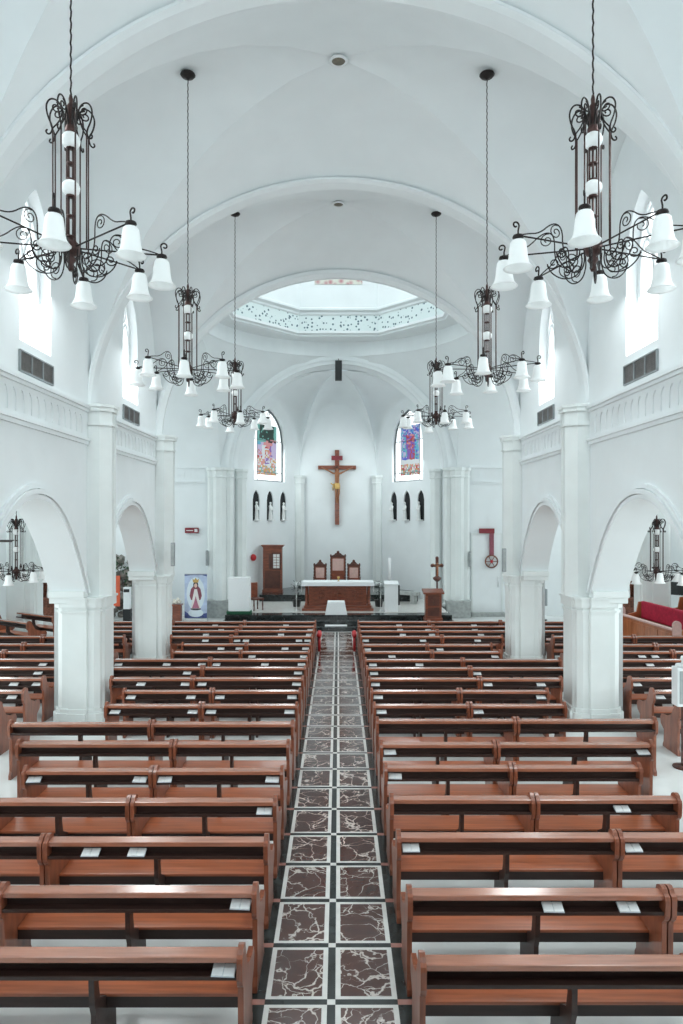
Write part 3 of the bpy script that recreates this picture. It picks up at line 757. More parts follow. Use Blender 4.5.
# ================================================================== PEWS
def pew(L_, name, label, group, loc, rz=0.0):
    """origin: floor, middle of the length, at the back face of the backrest; seat towards +y"""
    t = thing(name, label, 'pew', loc, rz, group); h = L_/2
    def M(): return MB()
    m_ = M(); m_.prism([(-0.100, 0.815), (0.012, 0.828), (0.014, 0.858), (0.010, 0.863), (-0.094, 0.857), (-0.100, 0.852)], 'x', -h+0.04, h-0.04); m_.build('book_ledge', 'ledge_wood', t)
    m_ = M(); m_.box(-h+0.04, h-0.04, -0.018, 0.008, 0.66, 0.835); m_.build('backrest', 'dark_shade_wood', t)
    m_ = M(); m_.box(-h+0.04, h-0.04, -0.105, -0.018, 0.70, 0.716); m_.box(-h+0.04, h-0.04, -0.112, -0.100, 0.695, 0.726, 0, 0.003); m_.build('book_shelf', 'dark_shade_wood', t)
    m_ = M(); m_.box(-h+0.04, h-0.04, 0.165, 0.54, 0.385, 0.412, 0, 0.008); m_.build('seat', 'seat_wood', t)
    m_ = M(); m_.box(-h+0.04, h-0.04, 0.172, 0.197, 0.30, 0.385); m_.box(-h+0.04, h-0.04, 0.46, 0.485, 0.31, 0.385); m_.build('seat_rail', 'dark_shade_wood', t)
    prof = [(-0.06, 0), (0.46, 0), (0.46, 0.05), (0.43, 0.09), (0.42, 0.30), (0.53, 0.38), (0.56, 0.48), (0.52, 0.55), (0.36, 0.56), (0.16, 0.64), (0.07, 0.78), (0.03, 0.885),
            (-0.01, 0.908), (-0.045, 0.914), (-0.08, 0.90), (-0.098, 0.872), (-0.128, 0.858), (-0.138, 0.83), (-0.132, 0.70), (-0.115, 0.66), (-0.075, 0.62), (-0.07, 0.50), (-0.06, 0.12), (-0.09, 0.06), (-0.09, 0.0)]
    for s in (-1, 1):
        m_ = M(); m_.prism(prof, 'x', *sorted((s*(h-0.042), s*h))); m_.build('end_panel', 'end_wood', t)
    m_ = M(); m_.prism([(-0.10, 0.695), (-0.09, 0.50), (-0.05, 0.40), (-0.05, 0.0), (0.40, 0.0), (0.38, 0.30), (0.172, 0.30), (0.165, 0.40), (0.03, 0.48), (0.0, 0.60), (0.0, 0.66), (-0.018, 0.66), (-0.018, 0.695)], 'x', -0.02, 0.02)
    m_.build('middle_support', 'dark_shade_wood', t)
    note_kids(t)
    return t
LL, LS = 2.18, 1.62
ords = ['first','second','third','fourth','fifth','sixth','seventh','eighth','ninth','tenth','eleventh','twelfth','thirteenth','fourteenth','fifteenth','sixteenth','seventeenth','eighteenth']
DL = [5.00, 5.84, 6.74, 7.68, 8.60, 9.62, 10.55, 11.59, 12.54, 13.52, 14.49, 15.34, 16.22, 17.21, 18.33, 19.27, 20.06, 20.95]
DR = [4.91, 5.80, 6.83, 7.74, 8.71, 9.60, 10.72, 11.59, 12.54, 13.49, 14.45, 15.30, 16.22, 17.10, 18.33, 19.25, 20.07, 20.98]
ROWS = ['LL','LL','LL','SS','SS','SL','LL','SS','SS','LS','LL','LL','SS','SS','LS','LLL','LLL','LLL']
PROTO = {}
def put_pew(kind, x, y, label, group, rz=0.0):
    L_ = LL if kind == 'L' else LS
    if kind not in PROTO:
        PROTO[kind] = pew(L_, 'church_pew', label, group, (x, y, 0), rz); return PROTO[kind]
    return dup(PROTO[kind], (x, y, 0), rz, label, group)
SPANS = {}                                       # (side,row) -> list of (x0,x1)
for s in (-1, 1):
    for r in range(18):
        d = (DL if s < 0 else DR)[r]; x = s*(0.685 if s < 0 else 0.585)
        if s > 0 and r < 6: x = 0.575
        for j, kind in enumerate(ROWS[r]):
            L_ = LL if kind == 'L' else LS
            if j: x += s*0.012
            xc = x+s*L_/2
            if s*x > 2.0 and r < 1 : pass
            rowtxt = '%s row from the steps' % ords[17-r] if r > 8 else '%s row from the gallery' % ords[r]
            where = ('at the aisle', 'one place from the aisle', 'two places from the aisle')[j]
            lab = '%s brown wooden pew %s, %s, %s half' % ('long' if kind == 'L' else 'short', where, rowtxt, 'banner' if s < 0 else 'lectern')
            if not (r < 1 and j > 0):
                put_pew(kind, xc, d, lab, 'brown wooden nave pews')
                SPANS.setdefault((s, r), []).append((min(x, x+s*L_), max(x, x+s*L_)))
            x += s*L_
# aisle blocks, seen through the arches
for s in (-1, 1):
    for r in range(7, 15):
        d = (DL if s < 0 else DR)[r]
        x0 = 5.72
        if s < 0 and r == 9: x0 = 5.80
        nn = 2 if r > 8 else 1
        for j in range(nn):
            xc = s*(x0+LL/2+j*(LL+0.02))
            lab = 'brown side-aisle pew, %s half, %s row from the steps, %s' % ('banner' if s < 0 else 'lectern', ords[17-r], ('beside the pillars', 'beside the outer wall')[j])
            put_pew('L', xc, d, lab, 'side aisle pews')
            SPANS.setdefault((s*2, r), []).append((xc-LL/2, xc+LL/2))
# turned pews in the banner-side transept
for (x, y, rz, lab) in ((-9.75, 20.95, -0.55, 'angled orange-brown pew in the banner-side transept, nearer the pillars'), (-9.55, 22.3, -0.55, 'angled orange-brown pew in the banner-side transept, nearer the side altar'), (-11.2, 22.3, -0.55, 'angled orange-brown pew in the banner-side transept, against the outer wall')):
    o = put_pew('L' if x > -11 else 'S', x-0.5, y+0.3, lab, 'angled transept pews', rz)
    for c in [c for c in COL.objects if c.parent is o]:
        pass

# booklets lying on the shelves
BK = {(-1,0):[229],(-1,1):[242],(-1,2):[137,91],(-1,3):[265],(-1,4):[273,31,140,164],(-1,7):[290,115,194,211],(-1,8):[292,131,191,217],(-1,9):[298,141,187,202],(-1,10):[298,187],
      (-1,11):[302,264,216,202,166,118],(-1,12):[304,252],(-1,13):[307,285,221,239],(-1,14):[299,308,196,237,246],(-1,15):[272,281,309,206],(-1,16):[282,311,197,221],(-1,17):[277,286,205,215],
      (1,1):[530,628],(1,2):[404,629],(1,3):[622],(1,4):[394],(1,5):[389,648],(1,7):[380,475],(1,8):[378,541],(1,9):[374,488,541],(1,10):[374,477],(1,11):[373,415],(1,12):[392,508],
      (1,13):[367,440],(1,14):[365,423,472],(1,15):[402,436,480],(1,16):[399,432,473],(1,17):[399,474],
      (-2,8):[12],(-2,10):[38],(-2,11):[31,43],(-2,9):[14,57],(2,8):[660],(2,9):[632],(2,10):[616],(2,11):[650],(2,12):[642,655]}
bk0 = None; USED = {}
for (s, r), xs in BK.items():
    d = (DL if s < 0 else DR)[r]; yb = d-0.078
    spans = SPANS.get((s, r), [])
    xs = sorted(xs, key=lambda v: abs(v-338.5))
    for n_, px in enumerate(xs):
        X = (px-338.5)*yb/683*(1-0.0)
        fit = [sp_ for sp_ in spans if sp_[0]-0.3 < X < sp_[1]+0.3]
        if not fit: continue
        a, b = min(fit, key=lambda q_: abs((q_[0]+q_[1])/2-X)); X = min(max(X, a+0.14), b-0.14)
        if abs(X-(a+b)/2) < 0.125: X = (a+b)/2+0.13
        wv = random.uniform(0.085, 0.115); rz = random.uniform(-0.08, 0.08)
        rowtxt = '%s row from the steps' % ords[17-r] if r > 8 else '%s row from the gallery' % ords[r]
        half = 'banner' if s < 0 else 'lectern'
        if abs(s) == 2: lab = 'white booklet on side-aisle pew shelf, %s, %s half, %s from pillars' % (rowtxt, half, ords[n_])
        else: lab = 'white booklet on pew shelf, %s, %s half, %s from aisle' % (rowtxt, half, ords[n_])
        if any(abs(X-q_) < 0.19 for q_ in USED.setdefault((s, r), [])): continue
        USED[s, r].append(X)
        if bk0 is None:
            bk0 = thing('hymn_booklet', lab, 'booklet', (X, yb, 0.7445), rz, 'white booklets on the pew shelves')
            m_ = MB(); m_.box(-0.085, 0.085, -0.05, 0.05, 0, 0.004); m_.build('cover', 'paper_blue', bk0)
            m_ = MB(); m_.box(-0.082, -0.002, -0.048, 0.048, 0.004, 0.014, 0, 0.003); m_.box(0.002, 0.082, -0.048, 0.048, 0.004, 0.014, 0, 0.003); m_.build('pages', 'paper', bk0)
            bk0.rotation_euler.x = 0.35; note_kids(bk0)
        else:
            o = dup(bk0, (X, yb, 0.7445), rz, lab); o.rotation_euler.x = 0.35

# ================================================================== SANCTUARY
FZ = 0.462
# altar
al = thing('altar_table', 'carved brown wooden altar table with panelled front, on the sanctuary floor', 'altar', (-0.03, 26.75, FZ))
m_ = MB(); m_.box(-1.38, 1.38, -0.50, 0.50, 0, 0.10, 0, 0.012); m_.box(-1.30, 1.30, -0.45, 0.45, 0.10, 0.20, 0, 0.02); m_.build('base', 'altar_wood', al)
m_ = MB(); m_.box(-1.12, 1.12, -0.33, 0.36, 0.20, 1.02); m_.build('body', 'altar_wood', al)
for k in (-1, 0, 1):
    m_ = MB(); xc = k*0.66
    for (a, b, c, d) in ((-0.30, 0.30, 0.28, 0.33), (-0.30, 0.30, 0.87, 0.92), (-0.30, -0.25, 0.33, 0.87), (0.25, 0.30, 0.33, 0.87)): m_.box(xc+a, xc+b, -0.365, -0.33, c, d, 0, 0.005)
    m_.tube([(xc+0.13*math.cos(a), -0.34, 0.60+0.16*math.sin(a)) for a in [2*PI*i/20 for i in range(21)]], 0.02, 6)
    m_.tube([(xc, -0.345, 0.42), (xc, -0.345, 0.78)], 0.018, 5); m_.tube([(xc-0.09, -0.345, 0.66), (xc+0.09, -0.345, 0.66)], 0.018, 5)
    m_.build('carved_panel', 'altar_wood', al)
for sx in (-1, 1):
    for yy in (-0.33, 0.33):
        m_ = MB(); m_.lathe([(0.07, 0.20), (0.07, 0.27), (0.045, 0.31), (0.055, 0.55), (0.045, 0.85), (0.07, 0.92), (0.07, 1.02)], (sx*1.21, yy, 0), 12); m_.build('column', 'altar_wood', al)
m_ = MB(); m_.box(-1.34, 1.34, -0.48, 0.48, 1.02, 1.09, 0, 0.015); m_.build('top', 'altar_wood', al)
ac_ = MB(); ac_.box(-1.37, 1.37, -0.50, 0.50, 1.092, 1.105, 0, 0.004); ac_.box(-1.40, 1.40, -0.515, -0.500, 0.96, 1.105, 0, 0.004)
for sx in (-1, 1): ac_.box(*sorted((sx*1.385, sx*1.40)), -0.50, 0.50, 0.72, 1.105, 0, 0.004)
o = ac_.build('altar_cloth', 'white_cloth'); o.location = (-0.03, 26.75, FZ); tag(o, 'white cloth laid over the carved wooden altar table', 'altar cloth')
o = MB(); o.lathe([(0.05, 0), (0.055, 0.01), (0.015, 0.03), (0.012, 0.09), (0.04, 0.11), (0.05, 0.17), (0.045, 0.18)], seg=14)
o = o.build('chalice', 'gold'); o.location = (0.0, 26.72, FZ+1.106); tag(o, 'small golden chalice standing on the altar cloth', 'chalice')

# presider chairs
def chair(x, w, H, tall, lab):
    t = thing('sanctuary_chair', lab, 'chair', (x, 30.2, 0.75), 0, 'carved chairs behind the altar')
    hw = w/2
    for sx in (-1, 1):
        m_ = MB(); X = sx*(hw-0.03)
        prof = [(0.035, 0), (0.03, 0.1)]
        z = 0.1
        while z < H-0.16: prof += [(0.024, z+0.03), (0.036, z+0.07), (0.036, z+0.10), (0.024, z+0.14)]; z += 0.14
        prof += [(0.03, H-0.12), (0.045, H-0.06), (0.02, H)]
        m_.lathe(prof, (X, 0.28, 0), 8); m_.build('back_post', 'deep_wood', t)
        m_ = MB(); m_.lathe([(0.035, 0), (0.025, 0.08), (0.036, 0.2), (0.025, 0.35), (0.03, 0.44)], (X, -0.25, 0), 8); m_.build('leg', 'deep_wood', t)
        m_ = MB(); m_.box(X-0.035, X+0.035, -0.28, 0.27, 0.66, 0.70, 0, 0.01); m_.lathe([(0.025, 0.44), (0.032, 0.55), (0.025, 0.66)], (X, -0.24, 0), 8); m_.build('armrest', 'deep_wood', t)
    m_ = MB(); m_.box(-hw+0.03, hw-0.03, -0.28, 0.28, 0.38, 0.45, 0, 0.01); m_.build('seat_frame', 'deep_wood', t)
    m_ = MB(); m_.box(-hw+0.06, hw-0.06, -0.26, 0.24, 0.45, 0.53, 0, 0.03); m_.build('seat_cushion', 'rose_fabric', t)
    m_ = MB(); z0 = 0.95 if tall else 0.62
    m_.box(-hw+0.10, hw-0.10, 0.225, 0.275, z0, H-0.20, 0, 0.02); m_.build('back_cushion', 'rose_fabric', t)
    m_ = MB()
    m_.box(-hw+0.05, hw-0.05, 0.255, 0.305, 0.54, H-0.13)
    if tall: m_.box(-hw+0.07, hw-0.07, 0.225, 0.26, 0.58, 0.93, 0, 0.01)
    m_.build('back_board', 'altar_wood', t)
    m_ = MB(); cr_ = [(-hw+0.02, H-0.15), (hw-0.02, H-0.15), (hw-0.03, H-0.08), (hw*0.5, H-0.02), (hw*0.32, H+0.05), (0.07, H+0.05), (0.05, H+0.13), (0, H+0.16), (-0.05, H+0.13), (-0.07, H+0.05), (-hw*0.32, H+0.05), (-hw*0.5, H-0.02), (-hw+0.03, H-0.08)]
    m_.prism(cr_, 'y', 0.25, 0.31); m_.tube([(hw*0.5*math.cos(a), 0.245, H-0.08+0.06*math.sin(a)) for a in [PI*i/10 for i in range(11)]], 0.015, 5); m_.build('crest', 'deep_wood', t)
chair(-0.02, 0.70, 1.68, True, 'tallest carved chair with pink back cushion, directly behind the altar centre')
chair(-0.82, 0.58, 1.28, False, 'shorter carved chair with pink cushion behind altar, on the cabinet side')
chair(0.68, 0.58, 1.28, False, 'shorter carved chair with pink cushion behind altar, on the lectern side')

# front white-draped table on the step
t = thing('draped_kneeler', 'low white cloth-draped stand at the top of the black steps before the altar', 'kneeler', (-0.09, 25.45, 0.4508))
m_ = MB(); m_.loft([[(-0.41, -0.17, 0), (0.41, -0.17, 0), (0.41, 0.17, 0), (-0.41, 0.17, 0)], [(-0.31, -0.13, 0.46), (0.31, -0.13, 0.46), (0.31, 0.15, 0.50), (-0.31, 0.15, 0.50)]], True, True, smooth=False); m_.build('cloth_cover', 'white_cloth', t)
m_ = MB()
for sx in (-1, 1): m_.box(sx*0.34-0.02, sx*0.34+0.02, 0.175, 0.20, 0, 0.4)
m_.box(-0.36, 0.36, 0.175, 0.20, 0.36, 0.42); m_.build('wood_frame', 'altar_wood', t)
o = MB(); o.box(-0.40, 0.40, -0.14, 0.14, 0, 0.035, 0, 0.01); o = o.build('step_reflection', 'white_cloth'); o.location = (-0.09, 24.55, 0.1512); tag(o, 'narrow white slab added as the reflection of the draped stand on the lowest black step', 'reflection')  # white slab put in for the draped stand's reflection on the glossy step

# white draped stand with green foot (near the cabinet)
t = thing('white_stand', 'tall white cloth-covered stand on a green foot at the platform edge', 'stand', (-3.80, 25.75, 0.4508))
m_ = MB(); m_.box(-0.40, 0.40, -0.20, 0.20, 0.10, 1.36, 0, 0.015); m_.build('cover', 'white_cloth', t)
m_ = MB(); m_.box(-0.46, 0.44, -0.26, 0.26, 0, 0.10, 0, 0.01); m_.build('foot', 'green_felt', t)
t.location = (-3.72, 25.72, 0.4508)
t = thing('side_chair', 'small dark carved chair half hidden beside the tall white stand', 'chair', (-3.22, 26.6, FZ), 0.7)
m_ = MB(); m_.box(-0.24, 0.24, -0.22, 0.22, 0.40, 0.47, 0, 0.01); m_.build('seat', 'deep_wood', t)
m_ = MB(); m_.box(-0.22, 0.22, 0.20, 0.25, 0.47, 1.05, 0, 0.02); m_.build('backrest', 'altar_wood', t)
for sx in (-1, 1):
    for sy in (-1, 1):
        m_ = MB(); m_.lathe([(0.03, 0), (0.022, 0.1), (0.032, 0.22), (0.022, 0.32), (0.03, 0.40)], (sx*0.2, sy*0.18, 0), 8); m_.build('leg', 'deep_wood', t)

# white lectern-like stand, right
t = thing('white_ambo', 'narrow white cloth-covered ambo beside the altar with dark edge post', 'ambo', (2.02, 26.2, FZ))
m_ = MB(); m_.box(-0.25, 0.25, -0.18, 0.18, 0, 1.05, 0, 0.012); m_.obox((0, -0.02, 1.09), (0.27, 0, 0), (0, 0.20, 0.05), (0, -0.004, 0.015)); m_.build('cover', 'white_cloth', t)
m_ = MB(); m_.box(0.255, 0.32, -0.10, 0.10, 0.25, 1.0); m_.build('edge_post', 'black_plastic', t)
def candle(x, y, z, h, hc, lab, thick=0.03):
    t = thing('candlestick', lab, 'candlestick', (x, y, z), 0, 'floor candlesticks')
    m_ = MB(); m_.lathe([(0.13, 0), (0.13, 0.02), (0.04, 0.05), (0.018, 0.10), (0.018, h*0.5), (0.035, h*0.52), (0.018, h*0.55), (0.018, h-0.05), (0.06, h-0.02), (0.06, h)], seg=12); m_.build('stand', 'steel', t)
    m_ = MB(); m_.lathe([(thick, h), (thick, h+hc), (thick*0.6, h+hc+0.01)], seg=12); m_.build('candle', 'white_cloth', t)
candle(-1.62, 26.3, FZ, 0.95, 0.12, 'silver floor candlestick at the cabinet end of the altar')
candle(1.62, 26.3, FZ, 0.95, 0.10, 'silver floor candlestick between altar and white ambo')
candle(2.02, 27.0, FZ, 1.15, 0.85, 'tall white pillar candle on stand behind the white ambo', 0.055)

# planters either side of the altar
for s, lab in ((-1, 'dark leafy potted plant behind cabinet end of altar'), (1, 'dark leafy potted plant behind the ambo end of altar')):
    t = thing('potted_plant', lab, 'plant', (s*1.66-0.03, 27.6, FZ), 0, 'altar plants')
    m_ = MB(); m_.lathe([(0.14, 0), (0.17, 0.25), (0.19, 0.28), (0.17, 0.28), (0.15, 0.24)], seg=14); m_.build('pot', 'black_plastic', t)
    m_ = MB()
    for i in range(90):
        a = random.uniform(0, 2*PI); r = random.uniform(0.02, 0.2); z = random.uniform(0.3, 1.0)
        c = Vector((r*math.cos(a), r*math.sin(a), z)); dv_ = Vector((math.cos(a), math.sin(a), random.uniform(-.3, .9))).normalized()*0.10; sd = dv_.cross(Vector((0, 0, 1))).normalized()*0.03
        m_.face([c, c+dv_*0.5+sd, c+dv_, c+dv_*0.5-sd])
    m_.tube([(0, 0, 0.2), (0.01, 0, 0.95)], 0.02, 6); m_.build('foliage', 'leaf_dark', t)

# tall cabinet
t = thing('tabernacle_cabinet', 'tall dark wooden cabinet with open glazed hatch, on the black dais', 'cabinet', (-2.92, 30.4, 0.7505))
m_ = MB(); m_.box(-0.42, 0.42, -0.22, 0.22, 0, 2.0, 0, 0.01); m_.box(-0.45, 0.45, -0.25, 0.25, 0, 0.12, 0, 0.01); m_.build('body', 'altar_wood', t)
m_ = MB(); m_.box(-0.46, 0.46, -0.26, 0.26, 2.0, 2.05, 0, 0.01); m_.box(-0.50, 0.50, -0.30, 0.30, 2.05, 2.10, 0, 0.012); m_.build('cornice', 'altar_wood', t)
m_ = MB(); m_.box(-0.34, 0.34, -0.245, -0.22, 0.18, 0.95, 0, 0.006); m_.build('lower_panel', 'deep_wood', t)
d_ = MB()
for (a, b, c, d) in ((-0.02, 0.38, 1.02, 1.08), (-0.02, 0.38, 1.70, 1.76), (-0.02, 0.04, 1.08, 1.70), (0.32, 0.38, 1.08, 1.70)): d_.box(a, b, -0.30, -0.25, c, d)
dd = d_.build('hatch_door', 'deep_wood', t)
g_ = MB(); g_.box(0.04, 0.32, -0.285, -0.265, 1.08, 1.70); g_.build('hatch_panel', 'paper', dd)
g_ = MB()
for z in (1.2, 1.32, 1.44, 1.56): g_.tube([(0.05, -0.29, z), (0.31, -0.29, z)], 0.010, 5)
g_.tube([(0.18, -0.29, 1.09), (0.18, -0.29, 1.69)], 0.010, 5); g_.build('lattice', 'altar_wood', dd)
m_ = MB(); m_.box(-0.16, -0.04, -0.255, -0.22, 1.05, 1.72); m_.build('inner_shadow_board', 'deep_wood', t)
o = MB(); o.lathe([(0.13, 0), (0.15, 0.05), (0.10, 0.12), (0.05, 0.14), (0.01, 0.15)], seg=16)
a, u, n, L_ = FRAMES[1]
t = thing('alarm_bell', 'round red alarm bell on the white wall beside the tall cabinet', 'alarm', (-3.78, 30.16, 2.30))
m_ = MB(); rings = []
for rr, dy in ((0.15, 0.0), (0.15, -0.05), (0.12, -0.10), (0.06, -0.12), (0.01, -0.125)): rings.append([(rr*math.cos(2*PI*i/16), dy, rr*math.sin(2*PI*i/16)) for i in range(16)])
m_.loft(rings, True, True); m_.build('gong', 'red_paint', t)
m_ = MB(); m_.box(0.06, 0.16, -0.06, 0.0, -0.03, 0.13, 0, 0.01); m_.build('box', 'white_paint', t)
t.rotation_euler = (0, 0, math.atan2(u.y, u.x)); o.bm.free()

# wooden lectern with standing crucifix
t = thing('wooden_lectern', 'square brown wooden lectern at the corner of the steps', 'lectern', (3.46, 25.0, 0.3005))
t.location = (3.46, 25.02, 0.3008)
m_ = MB(); m_.box(-0.33, 0.33, -0.22, 0.22, 0, 0.09, 0, 0.012); m_.box(-0.29, 0.29, -0.19, 0.19, 0.09, 1.00, 0, 0.01); m_.build('body', 'altar_wood', t)
m_ = MB(); m_.box(-0.21, 0.21, -0.21, -0.19, 0.17, 0.48, 0, 0.005); m_.box(-0.21, 0.21, -0.21, -0.19, 0.54, 0.92, 0, 0.005); m_.tube([(0, -0.215, 0.6), (0, -0.215, 0.86)], 0.014, 5); m_.tube([(-0.08, -0.215, 0.77), (0.08, -0.215, 0.77)], 0.014, 5); m_.build('front_panel', 'deep_wood', t)
m_ = MB(); m_.obox((0, 0.0, 1.05), (0.38, 0, 0), (0, 0.26, 0.05), (0, -0.006, 0.03)); m_.build('sloped_top', 'altar_wood', t)
t = thing('processional_crucifix', 'dark carved crucifix on a tall pole behind the wooden lectern', 'crucifix', (3.68, 25.5, 0.4508))
m_ = MB(); m_.lathe([(0.16, 0), (0.16, 0.04), (0.05, 0.09), (0.03, 0.14), (0.03, 1.20), (0.06, 1.24), (0.04, 1.3)], seg=10); m_.build('pole', 'deep_wood', t)
m_ = MB(); m_.box(-0.055, 0.055, -0.035, 0.035, 1.3, 2.06, 0, 0.008); m_.box(-0.17, 0.17, -0.035, 0.035, 1.76, 1.86, 0, 0.008); m_.lathe([(0.06, 1.22), (0.15, 1.30), (0.16, 1.36), (0.06, 1.42)], seg=10)
for (x, z) in ((-0.18, 1.81), (0.18, 1.81), (0, 2.09)): m_.ball((x, 0, z), 0.07, seg=8)
m_.build('cross', 'deep_wood', t)
m_ = MB(); m_.tube([(-0.17, -0.05, 1.88), (-0.05, -0.06, 1.80), (0, -0.06, 1.76), (0.05, -0.06, 1.80), (0.17, -0.05, 1.88)], 0.02, 6); m_.tube([(0, -0.06, 1.82), (0.01, -0.07, 1.6), (-0.01, -0.06, 1.36)], lambda s_: 0.05-0.028*s_, 8); m_.ball((0, -0.08, 1.88), 0.045, seg=8); m_.build('corpus', 'corpus_skin', t)
# small wooden rail / bench behind on the dais, right
t = thing('communion_bench', 'long grey stone bench against the apse wall, lectern side', 'bench', (3.05, 30.5, FZ), math.radians(122))
t.location = (2.85, 29.75, FZ); t.rotation_euler = (0, 0, -0.55)
m_ = MB(); m_.box(-0.75, 0.75, -0.16, 0.16, 0.36, 0.50, 0, 0.015); m_.build('slab', 'grey_stone', t)
for sx in (-1, 1):
    m_ = MB(); m_.box(sx*0.5-0.1, sx*0.5+0.1, -0.13, 0.13, 0, 0.36); m_.build('leg', 'grey_stone', t)
t.location = (2.7, 28.75, FZ)

# great crucifix on the apse wall
t = thing('wall_crucifix', 'large wooden crucifix hung on the white apse wall above the chairs', 'crucifix', (-0.07, 33.2, 3.72))
m_ = MB(); m_.box(-0.105, 0.105, -0.14, -0.0, 0, 3.62, 0, 0.012); m_.build('upright', 'altar_wood', t)
m_ = MB(); m_.box(-0.92, 0.92, -0.15, -0.01, 2.68, 2.87, 0, 0.012); m_.build('crossbeam', 'altar_wood', t)
m_ = MB(); m_.box(-0.27, 0.27, -0.17, -0.14, 3.12, 3.34, 0, 0.01); m_.build('name_board', 'maroon', t)
sk = bpy.data.meshes.new('corpus')
V = [(0,-.27,1.95),(0,-.27,2.15),(0.0,-.28,2.38),(0,-.28,2.50),(0,-.31,2.62),(0,-.33,2.74),
     (.16,-.26,2.47),(.42,-.22,2.62),(.70,-.19,2.75),(.78,-.19,2.78),
     (-.16,-.26,2.47),(-.42,-.22,2.62),(-.70,-.19,2.75),(-.78,-.19,2.78),
     (.08,-.27,1.85),(.09,-.36,1.50),(.03,-.24,1.14),(.02,-.26,1.02),
     (-.08,-.27,1.85),(-.05,-.36,1.50),(-.02,-.24,1.14),(-.02,-.28,1.02)]
E = [(0,1),(1,2),(2,3),(3,4),(4,5),(3,6),(6,7),(7,8),(8,9),(3,10),(10,11),(11,12),(12,13),(0,14),(14,15),(15,16),(16,17),(0,18),(18,19),(19,20),(20,21)]
Rr = [.115,.10,.125,.09,.05,.085,.06,.045,.032,.03,.06,.045,.032,.03,.085,.058,.036,.03,.085,.058,.036,.03]
sk.from_pydata([Vector(v) for v in V], E, [])
co = bpy.data.objects.new('corpus', sk); COL.objects.link(co)
md = co.modifiers.new('s', 'SKIN'); 
if not sk.skin_vertices: sk.skin_vertices.new()
for i, r in enumerate(Rr): sk.skin_vertices[0].data[i].radius = (r, r*0.8)
sk.skin_vertices[0].data[0].use_root = True
co.modifiers.new('d', 'SUBSURF').levels = 2; co.modifiers['d'].render_levels = 2
dg = bpy.context.evaluated_depsgraph_get(); me = bpy.data.meshes.new_from_object(co.evaluated_get(dg)); bpy.data.objects.remove(co)
me.materials.clear(); me.materials.append(MATS['corpus_skin'])
for f in me.polygons: f.use_smooth = True
co = bpy.data.objects.new('corpus', me); COL.objects.link(co); co.parent = t
m_ = MB(); m_.lathe([(0.135, 1.72), (0.15, 1.80), (0.14, 1.95), (0.13, 2.0)], (0, -.28, 0), 12, cap=False)
m_.tube([(-0.12, -.30, 1.95), (-0.22, -.30, 1.93), (-0.30, -.28, 2.02)], lambda s_: 0.05-0.02*s_, 6); m_.tube([(-0.14, -.30, 1.92), (-0.20, -.29, 1.80), (-0.19, -.28, 1.66)], 0.04, 6); m_.build('loincloth', 'gold', co)
m_ = MB(); m_.ball((0, -.325, 2.765), 0.088, sq=(1, 1, .8), seg=10); m_.tube([(0.09*math.cos(a), -.33+0.09*math.sin(a), 2.79) for a in [2*PI*i/14 for i in range(15)]], 0.016, 5); m_.build('hair', 'deep_wood', co)

# hanging loudspeaker at the chancel arch
t = thing('hanging_loudspeaker', 'black column loudspeaker hanging from the crown of the chancel arch', 'loudspeaker', (0.0, 28.1, 9.70))
m_ = MB(); m_.box(-0.14, 0.14, -0.14, 0.14, 0, 0.80, 0, 0.02); m_.build('cabinet', 'black_plastic', t)
m_ = MB(); m_.box(-0.11, 0.11, -0.155, -0.14, 0.05, 0.75, 0, 0.005); m_.build('grille', 'black_plastic', t)
m_ = MB(); m_.tube([(0, 0.0, 0.80), (0, 0.0, 0.88)], 0.012, 5); m_.tube([(0, 0.0, 0.88), (0, 0.13, 0.9)], 0.02, 5); m_.build('bracket', 'iron', t)

# slim wall loudspeakers
for (x, y, z, lab) in ((-5.36, 27.85, 2.1, 'slim grey wall loudspeaker on crossing column nearest the banner'), (5.36, 27.85, 2.05, 'slim grey wall loudspeaker on crossing column beside the white door'),
                       (-4.40, 18.15, 2.75, 'slim grey wall loudspeaker on nave pillar near the banner'), (4.40, 18.15, 2.6, 'slim grey wall loudspeaker on nave pillar near the red sash')):
    t = thing('wall_loudspeaker', lab, 'loudspeaker', (x, y, z), 0, 'slim wall loudspeakers')
    m_ = MB(); m_.box(-0.05, 0.05, -0.05, 0.05, 0, 0.62, 0, 0.01); m_.build('cabinet', 'grey_plastic', t)
    m_ = MB(); m_.box(-0.035, 0.035, -0.056, -0.05, 0.03, 0.59); m_.build('grille', 'grey_panel', t)
    m_ = MB(); m_.box(-0.015, 0.015, 0.05, 0.16, 0.28, 0.33); m_.build('bracket', 'iron', t)

# door on the lectern side transept wall
do = MB(); do.box(5.55, 6.72, EAST-0.04, EAST, 0, 3.35, 0, 0.008); d1 = struct(do.build('door_1', 'white_paint'))
m_ = MB()
for (a, b, c, d) in ((5.48, 5.55, 0, 3.42), (6.72, 6.79, 0, 3.42), (5.55, 6.72, 3.35, 3.42)): m_.box(a, b, EAST-0.07, EAST, c, d)
m_.build('door_frame', 'stone_paint', d1)
m_ = MB(); m_.tube([(6.58, EAST-0.10, 1.2), (6.58, EAST-0.10, 1.6)], 0.015, 6); m_.build('door_handle', 'steel', d1)
m_ = MB(); m_.box(5.45, 6.85, EAST-0.35, EAST, 0, 0.15, 0, 0.01); struct(m_.build('floor_door_step', 'grey_stone'))

